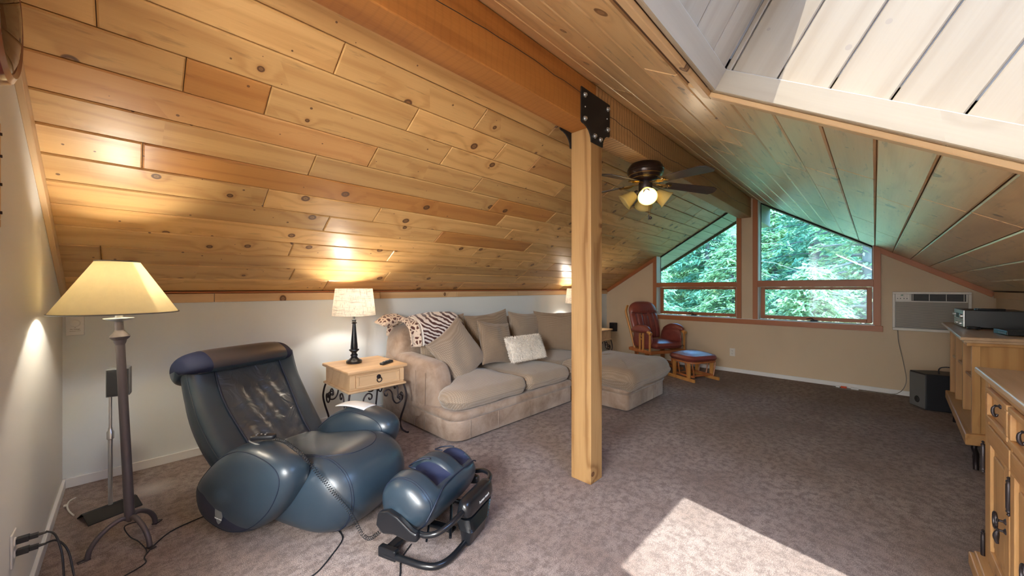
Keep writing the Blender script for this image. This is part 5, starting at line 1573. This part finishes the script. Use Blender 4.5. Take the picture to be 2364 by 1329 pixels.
for x, y in ((4.30, -.53), (5.72, -.57), (4.48, -.90), (5.72, -.90)):
    s_ = 1 if y > -.7 else -1; sx = 1 if x < 5 else -1
    g = MB(); g.tube(smoothpath([(x - cx, y - cy, .208), (x - cx - sx * .012, y - cy + .012 * s_, .17), (x - cx + sx * .005, y - cy, .12), (x - cx + sx * .02, y - cy, .06), (x - cx + sx * .01, y - cy, .004)], 5), .015, 8)
    lg = g.build('iron_foot', M['iron'], mc, smooth=50)
    g = MB(); g.tube([(x - cx + sx * (.02 + u), y - cy, v) for u, v in [(0, .07), (.03, .045), (.07, .05), (.085, .08), (.065, .095), (.052, .08)]], .007, 7); g.build('scroll', M['iron'], lg, smooth=50)
g = MB(); g.lathe([(.012, 0), (.009, .004)], 10, M=frame((4.395 - cx, -.80 - cy, .56), dv.to_3d(), (0, 0, 1))); g.build('knot_plug', M['iron'], mc)

av = thing('stereo_receiver', 'black stereo receiver with silver front on the media console', 'receiver', (5.30, -.56, .978), R(.5))
g = MB(); g.box(-.235, .235, -.34, 0, .012, .158); g.build('case', M['black'], av, bev=.003)
g = MB(); g.box(-.235, .235, 0, .010, .014, .156); fr_ = g.build('front_panel', M['silver'], av, bev=.002)
g = MB(); g.box(-.16, .10, .010, .013, .085, .125); g.build('display', M['darkdot'], fr_)
g = MB(); g.box(-.235, .235, .010, .014, .068, .074); g.build('bright_strip', M['chrome'], fr_)
for x, z, r_ in ((-.19, .105, .022), (.18, .11, .012), (.14, .11, .009), (-.16, .04, .008), (-.12, .04, .008), (.0, .04, .008), (.05, .04, .008)):
    g = MB(); g.lathe([(r_, 0), (r_, .012), (r_ * .8, .016)], 14, M=Matrix.Translation((x, .010, z)) @ Matrix.Rotation(-PI / 2, 4, 'X')); g.build('knob', M['silver'], fr_, smooth=40)
for x in (-.2, .2):
    for y in (-.03, -.31):
        g = MB(); g.lathe([(.016, 0), (.018, .014)], 12, c=(x, y)); g.build('foot', M['silver'] if y > -.1 else M['black'], av)
rc2 = thing('receiver_remote', 'thin black remote lying on top of the stereo receiver', 'remote', (5.10, -.70, 1.137), R(12))
g = MB(); g.slab(rrect(-.022, .022, -.085, .085, r=.01, k=3), 0, .018, r=.005, crown=0, n=2); g.build('body', M['black'], rc2, smooth=50)
g = MB(); g.box(-.01, .01, .05, .07, .018, .020); g.build('button', M['silver'], rc2)
bx = thing('media_player', 'flat black media player box in front of the receiver side', 'media player', (4.62, -.79, .979), R(8))
g = MB(); g.box(-.11, .11, -.12, .11, .003, .036); g.build('case', M['black'], bx, bev=.003)
g = MB(); g.box(-.10, .02, .11, .113, .012, .020); g.build('front_strip', M['greyspk'], bx)
g = MB(); g.tube([Vector((4.98 - .0, -.60, .985)) + Vector((.028 * math.cos(i * .7) * (1 + .2 * math.sin(i)), .035 * math.sin(i * .7), .004 * (i % 5))) for i in range(34)], .004, 5)
tag(g.build('cable_coil', M['black'], None, smooth=True), 'bunched black cable beside the receiver on the console', 'cable')

# ------------------------------------------------------------------ sideboard nearest the camera
sd = thing('sideboard', 'honey pine sideboard with drawers and doors at the bottom right corner', 'cabinet', (2.0, -.65, 0))
cx, cy = 2.0, -.65; XR_, XL_ = 2.79, .72; YF = -.37
g = MB(); g.box(XL_ - .03 - cx, XR_ + .038 - cx, -.945 - cy, YF + .028 - cy, .928, .955); g.build('top', M['furntop'], sd, bev=.008, bseg=3)
g = MB(); g.box(XL_ - cx, XR_ - .0 - cx, -.94 - cy, YF - .022 - cy, .07, .928); g.build('carcass', M['furnZ'], sd, bev=.002)
g = MB(); g.box(XL_ - .02 - cx, XR_ + .045 - cx, -.942 - cy, YF + .045 - cy, 0, .06); g.box(XL_ - .01 - cx, XR_ + .03 - cx, -.942 - cy, YF + .03 - cy, .06, .078); g.build('plinth', M['furn'], sd, bev=.005)
def spart(nm, x0, x1, y0, y1, z0, z1, mt='furnZ', par=None, bev=.003):
    g = MB(); a, b, c = (x0 + x1) / 2, (y0 + y1) / 2, (z0 + z1) / 2; g.box(x0 - a, x1 - a, y0 - b, y1 - b, z0 - c, z1 - c)
    o = g.build(nm, M[mt], par or sd, bev=bev); pl_ = (par.location if par else Vector((cx, cy, 0)))
    base = Vector((cx, cy, 0)) + (par.location if par else Vector())
    o.location = Vector((a, b, c)) - base; return o
spart('corner_stile', XR_ - .075, XR_, YF - .024, YF, .078, .928)
spart('top_rail', XL_, XR_ - .075, YF - .024, YF - .002, .885, .928, 'furn')
spart('middle_rail', XL_, XR_ - .075, YF - .024, YF - .001, .715, .737, 'furn')
spart('bottom_rail', XL_, XR_ - .075, YF - .024, YF - .001, .078, .10, 'furn')
for i in range(5):
    x1 = XR_ - .078 - i * .395; x0 = x1 - .375
    if x0 < XL_: break
    if i: spart('stile', x1 + .002, x1 + .018, YF - .024, YF, .078, .885)
    dr = spart('drawer', x0, x1, YF - .022, YF - .006, .74, .883, 'furn')
    for a in ((x0, x1, .74, .762), (x0, x1, .861, .883), (x0, x0 + .035, .762, .861), (x1 - .035, x1, .762, .861)):
        spart('raised_moulding', a[0], a[1], YF - .007, YF + .010, a[2], a[3], 'furn', dr, .004)
    mx = (x0 + x1) / 2
    g = MB(); b0 = Vector((cx, cy, 0)) + dr.location
    g.lathe([(.011, 0), (.010, .004), (.004, .008), (.004, .012), (.006, .015), (.003, .018)], 10, M=Matrix.Translation(Vector((mx, YF - .006, .838)) - b0) @ Matrix.Rotation(-PI / 2, 4, 'X'))
    g.tube(smoothpath([Vector((mx, YF + .008, .838)) - b0, Vector((mx, YF + .015, .828)) - b0, Vector((mx, YF + .015, .808)) - b0, Vector((mx, YF + .008, .795)) - b0, Vector((mx, YF + .003, .805)) - b0], 4), [.003 + .003 * math.sin(PI * k / 16) for k in range(17)], 8)
    g.build('drop_pull', M['bronze'], dr, smooth=50)
    door = spart('door', x0, x1, YF - .022, YF - .008, .103, .713)
    for a in ((x0, x1, .103, .165), (x0, x1, .635, .713), (x0, x0 + .07, .165, .635), (x1 - .055, x1, .165, .635)):
        spart('door_frame', a[0], a[1], YF - .010, YF + .004, a[2], a[3], 'furn' if a[1] - a[0] > .2 else 'furnZ', door, .003)
    spart('raised_panel', x0 + .10, x1 - .085, YF - .010, YF - .001, .20, .60, 'furnZ', door, .008)
    kx = x0 + .045; b0 = Vector((cx, cy, 0)) + door.location; g = MB()
    for z in (.418, .380): g.lathe([(.013, 0), (.011, .004), (.0045, .009), (.0045, .018), (.009, .021), (.005, .026)], 10, M=Matrix.Translation(Vector((kx, YF + .002, z)) - b0) @ Matrix.Rotation(-PI / 2, 4, 'X'))
    g.tube([Vector((kx + .028 + .0, YF + .022, .405)) - b0 + Vector((.022 * math.cos(q * PI / 8), .004, .030 * math.sin(q * PI / 8))) for q in range(16)], .005, 7, close=True)
    g.tube(smoothpath([Vector((kx, YF + .024, .378)) - b0, Vector((kx + .004, YF + .027, .350)) - b0, Vector((kx, YF + .024, .325)) - b0], 4), [.004, .006, .008, .009, .009, .008, .006, .005, .004], 8)
    g.build('ring_pull', M['bronze'], door, smooth=50)
    for z in (.54, .125 + .0):
        g = MB(); g.lathe([(.002, -.075), (.006, -.070), (.003, -.064), (.008, -.058), (.006, -.05), (.008, -.045), (.008, .045), (.006, .05), (.008, .058), (.003, .064), (.006, .070), (.002, .075)], 10,
                M=Matrix.Translation(Vector((x1 + (.08 if i == 0 else .008), YF + .006, z)) - b0)); g.build('barrel_hinge', M['bronze'], door, smooth=40)

# ------------------------------------------------------------------ ceiling fan with light kit
fn = thing('ceiling_fan', 'dark bronze ceiling fan with amber glass shades under the ridge beam', 'fan', (3.18, 1.45, 2.42))
g = MB(); g.lathe([(.115, 0), (.128, -.004), (.150, -.035), (.155, -.055), (.150, -.060), (.153, -.075), (.140, -.10), (.120, -.13), (.095, -.145), (.05, -.150)], 36); g.build('motor_housing', plain('oil_rubbed_bronze', (.030, .018, .016), .3, metal=.5, coat=.3), fn, smooth=40)
for r_, z in ((.1415, -.100), (.122, -.128)):
    g = MB(); g.tube([(r_ * math.cos(2 * PI * k / 40), r_ * math.sin(2 * PI * k / 40), z) for k in range(40)], .0035, 6, close=True); g.build('gold_band', M['brass'], fn, smooth=50)
g = MB(); g.lathe([(.05, -.145), (.058, -.155), (.058, -.225), (.048, -.245), (.030, -.262), (.014, -.275), (.004, -.28)], 24); g.build('switch_housing', M['bronze'], fn, smooth=40)
bladem = wood('dark_fan_blade', (.060, .040, .035), (.03, .02, .018), rough=.22, knots=0, coat=.4)
for k in range(5):
    q = R(32 + 72 * k)
    Mb = Matrix.Rotation(q, 4, 'Z') @ Matrix.Translation((0, 0, -.165)) @ Matrix.Rotation(R(5), 4, 'Y')
    ba = bpy.data.objects.new('blade_arm', None)
    g = MB(); g.box(.05, .12, -.012, .012, -.004, .004, M=Mb)
    for s_ in (-1, 1): g.tube([Mb @ Vector(p) for p in smoothpath([(.10, 0, 0), (.135, s_ * .022, -.006), (.175, s_ * .030, -.006), (.205, s_ * .012, -.004), (.225, s_ * .035, -.004)], 4)], .0065, 7)
    g.tube([Mb @ Vector(p) for p in [(.15, 0, -.004), (.23, 0, -.004)]], .007, 7)
    arm_o = g.build('blade_arm', M['brass'], fn, smooth=50)
    Mt = Mb @ Matrix.Rotation(R(-11), 4, 'X')
    g = MB(); pts = [(.19, -.052), (.60, -.068), (.645, -.045), (.655, .0), (.655, .035), (.625, .068), (.19, .052), (.175, .03), (.175, -.03)]
    g.prism(pts, -.001, .006, 'z'); o = g.build('blade', bladem, fn, bev=.002); o.matrix_local = Mt
for k, ang in enumerate((-150, -60, 30, 120)):
    q = R(ang); d = Vector((math.cos(q), math.sin(q), 0)); ax = (d * .80 + Vector((0, 0, -.60))).normalized()
    base = d * .062 + Vector((0, 0, -.238))
    g = MB(); g.tube([d * .03 + Vector((0, 0, -.225)), base + ax * .02], .011, 8); g.lathe([(.020, .0), (.024, .012), (.024, .030), (.018, .034)], 16, M=Matrix.Translation(base) @ ax.to_track_quat('Z', 'Y').to_matrix().to_4x4())
    g.build('lamp_arm', M['bronze'], fn, smooth=50)
    Ms = Matrix.Translation(base) @ ax.to_track_quat('Z', 'Y').to_matrix().to_4x4() @ Matrix.Scale(1.1, 4)
    g = MB(); g.lathe([(.026, .028), (.038, .040), (.046, .062), (.053, .09), (.061, .118), (.072, .135), (.070, .136), (.059, .119), (.051, .09), (.044, .062), (.036, .042), (.024, .030)], 28, M=Ms, caps=False)
    shd_ = g.build('glass_shade', M['amber'], fn, smooth=True)
    g = MB(); g.lathe([(.011, .03), (.014, .045), (.024, .07), (.027, .088), (.022, .106), (.012, .116), (.002, .119)], 18, M=Ms); g.build('bulb', M['bulb'] if k == 0 else M['amber'], shd_, smooth=True)
    if k == 0: lamp_light('fan_light', Vector((3.18, 1.45, 2.42)) + base + ax * .17, .8, r=.03)
for (x, y, z1, kind) in ((-.035, -.045, -.455, 0), (.02, -.035, -.47, 1)):
    g = MB(); g.tube([(x, y, -.24), (x, y, z1)], .0015, 5); pc = g.build('pull_chain', M['brass'], fn)
    g = MB()
    if kind: g.lathe([(.002, z1 + .012), (.012, z1 + .004), (.014, z1 - .004), (.010, z1 - .014), (.002, z1 - .018)], 14, c=(x, y))
    else: g.lathe([(.002, z1 + .005), (.005, z1), (.005, z1 - .018), (.003, z1 - .022), (.004, z1 - .04), (.001, z1 - .044)], 10, c=(x, y))
    g.build('pull_knob', M['bronze'], pc, smooth=50)

# ------------------------------------------------------------------ trees outside
def foliage(name, c1, c2, tr=.35):
    b = NB(name); v = b.coords('Object')
    n = b.noise(v, 2.2, 3); n2 = b.noise(v, 23, 2)
    c = b.mix(b.ramp(b.mth('MULTIPLY_ADD', n2, .5, b.mth('MULTIPLY', n, .5)), [(.38, 0.), (.60, 1.)]), c1, c2)
    d = b.new('ShaderNodeBsdfDiffuse'); t = b.new('ShaderNodeBsdfTranslucent'); b.l.new(c, d.inputs[0]); b.l.new(c, t.inputs[0])
    mx = b.new('ShaderNodeMixShader'); mx.inputs[0].default_value = tr
    b.l.new(d.outputs[0], mx.inputs[1]); b.l.new(t.outputs[0], mx.inputs[2]); b.l.new(mx.outputs[0], b.out.inputs[0]); b.n.remove(b.b)
    return b.m


LM = {'pale': foliage('pale_green_needles', (.26, .38, .20), (.88, .93, .64)), 'teal': foliage('blue_green_needles', (.07, .18, .12), (.28, .46, .28)), 'mid': foliage('mid_green_needles', (.14, .26, .12), (.50, .62, .32))}
BK = {'pale': plain('pale_bark', (.50, .44, .40), .9, var=.25, scale=9), 'dark': plain('grey_brown_bark', (.20, .17, .17), .9, var=.3, scale=6)}


def conifer(label, x, y, z0, h, rad, mat, bark, seed, nb, nl, r0=.14, leafs=.11, lo=.08, bare=0.):
    rnd = random.Random(seed); t = thing('conifer_tree', label, 'tree', (x, y, z0), 0, 'trees outside the gable windows')
    g = MB(); lean = rnd.uniform(-.02, .02) * h
    g.tube([(0, 0, 0), (lean * .3, 0, h * .4), (lean, lean * .5, h)], [r0, r0 * .72, r0 * .1], 9); g.build('trunk', BK[bark], t, smooth=60)
    g = MB(); vs = []; fs = []
    for i in range(nb):
        u = lo + (1 - lo) * (i + rnd.random()) / nb; z = h * u; L = rad * (1 - u) ** .7 * rnd.uniform(.6, 1.1) + .15; az = i * 2.4 + rnd.uniform(-.3, .3)
        d = Vector((math.cos(az), math.sin(az), 0)); droop = rnd.uniform(.12, .42)
        P = [Vector((lean * u, 0, z)) + d * (L * s) + Vector((0, 0, .10 * L * s - droop * L * s * s)) for s in (0, .3, .6, 1)]
        g.tube(P, [r0 * .16, r0 * .11, r0 * .07, .004], 4)
        side = Vector((-d.y, d.x, 0)); m = int(nl * (L / rad) * (1 if rnd.random() > bare else .1)) + 3
        for _ in range(m):
            s = rnd.random() ** .75; k = min(2, int(s * 3)); f = s * 3 - k; c = P[k].lerp(P[k + 1], min(1, f))
            w = L * .34 * (1.05 - s) + .05
            c = c + side * rnd.gauss(0, w * .55) + Vector((0, 0, rnd.gauss(-.03, .07)))
            a = (d * rnd.uniform(.3, 1) + side * rnd.uniform(-1, 1) + Vector((0, 0, rnd.uniform(-.75, .15)))).normalized() * leafs * rnd.uniform(.7, 1.5)
            b = a.cross(Vector((rnd.gauss(0, .4), rnd.gauss(0, .4), 1))).normalized() * leafs * rnd.uniform(.16, .3)
            j = len(vs); vs += [c - a * .1, c + a * .35 + b, c + a, c + a * .35 - b]; fs.append((j, j + 1, j + 2, j + 3))
    g2 = MB(); g2.add(vs, fs)
    me = bpy.data.meshes.new('needles'); me.from_pydata(g2.v, [], g2.f); me.materials.append(LM[mat]); o = bpy.data.objects.new('needles', me); COL.objects.link(o); o.parent = t; o['kind'] = 'stuff'
    g.build('branches', BK[bark], t)
    return t


Z0 = -3.2
def gz(x): return Z0 + max(0., x - 13.) * .30
conifer('pale silvery spruce filling the left gable window, drooping branch tips', 9.9, 4.75, Z0, 6.6, 2.3, 'pale', 'pale', 1, 130, 330, .13, .125)
conifer('blue green fir behind the spruce at the left gable window', 12.6, 6.2, Z0, 8.4, 2.6, 'teal', 'dark', 2, 110, 240, .16, .17)
conifer('slim pale trunked pine at the left edge of the right window', 10.3, 2.20, Z0, 8.5, 1.5, 'mid', 'pale', 3, 60, 90, .085, .10, .35, .2)
conifer('broad pale green spruce low in the middle of the right window', 10.2, .95, Z0, 5.0, 2.4, 'pale', 'dark', 4, 130, 330, .12, .125)
conifer('tall dark teal fir overhanging the middle of the right window', 13.6, 1.15, Z0, 9.2, 3.0, 'teal', 'dark', 5, 80, 190, .17, .17)
conifer('tree with thick grey trunk near the right edge of the right window', 11.4, .02, Z0, 9.5, 2.4, 'mid', 'dark', 6, 80, 140, .30, .14, .36)
conifer('bushy mid green tree at the far right of the right window', 11.8, -1.5, Z0, 6.6, 2.4, 'mid', 'dark', 7, 110, 260, .15, .15)
conifer('mid green spruce between the two gable windows in the distance', 14.8, 3.6, Z0, 6.4, 2.6, 'mid', 'dark', 8, 100, 220, .15, .18)
conifer('leftmost dark fir just visible in the lower left window', 9.6, 6.6, Z0, 6.2, 2.2, 'teal', 'dark', 9, 100, 240, .14, .15)
conifer('distant pale spruce seen low beneath the thick trunk tree', 9.2, -.35, Z0, 3.9, 1.7, 'pale', 'dark', 10, 100, 260, .09, .11)
ORD = ('first', 'second', 'third', 'fourth', 'fifth', 'sixth', 'seventh', 'eighth', 'ninth', 'tenth', 'eleventh')
for i in range(11):
    x = 18 + (i * 37 % 5) * 1.5
    conifer('distant %s fir, %s from the right in the far tree line' % ('blue green' if i % 2 else 'mid green', ORD[i]), x, -3.4 + i * 1.75, gz(x), 5.6 + (i * 53 % 7) * .4, 2.3, 'teal' if i % 2 else 'mid', 'dark', 20 + i, 60, 170, .16, .27)
g = MB(); g.prism([(7.9, Z0 - .3), (60, Z0 - .3), (60, gz(60)), (13, Z0), (7.9, Z0)], -60, 70, 'y'); gr = g.build('ground', plain('forest_floor', (.16, .19, .08), .95, var=.4, scale=1.5)); gr['kind'] = 'structure'
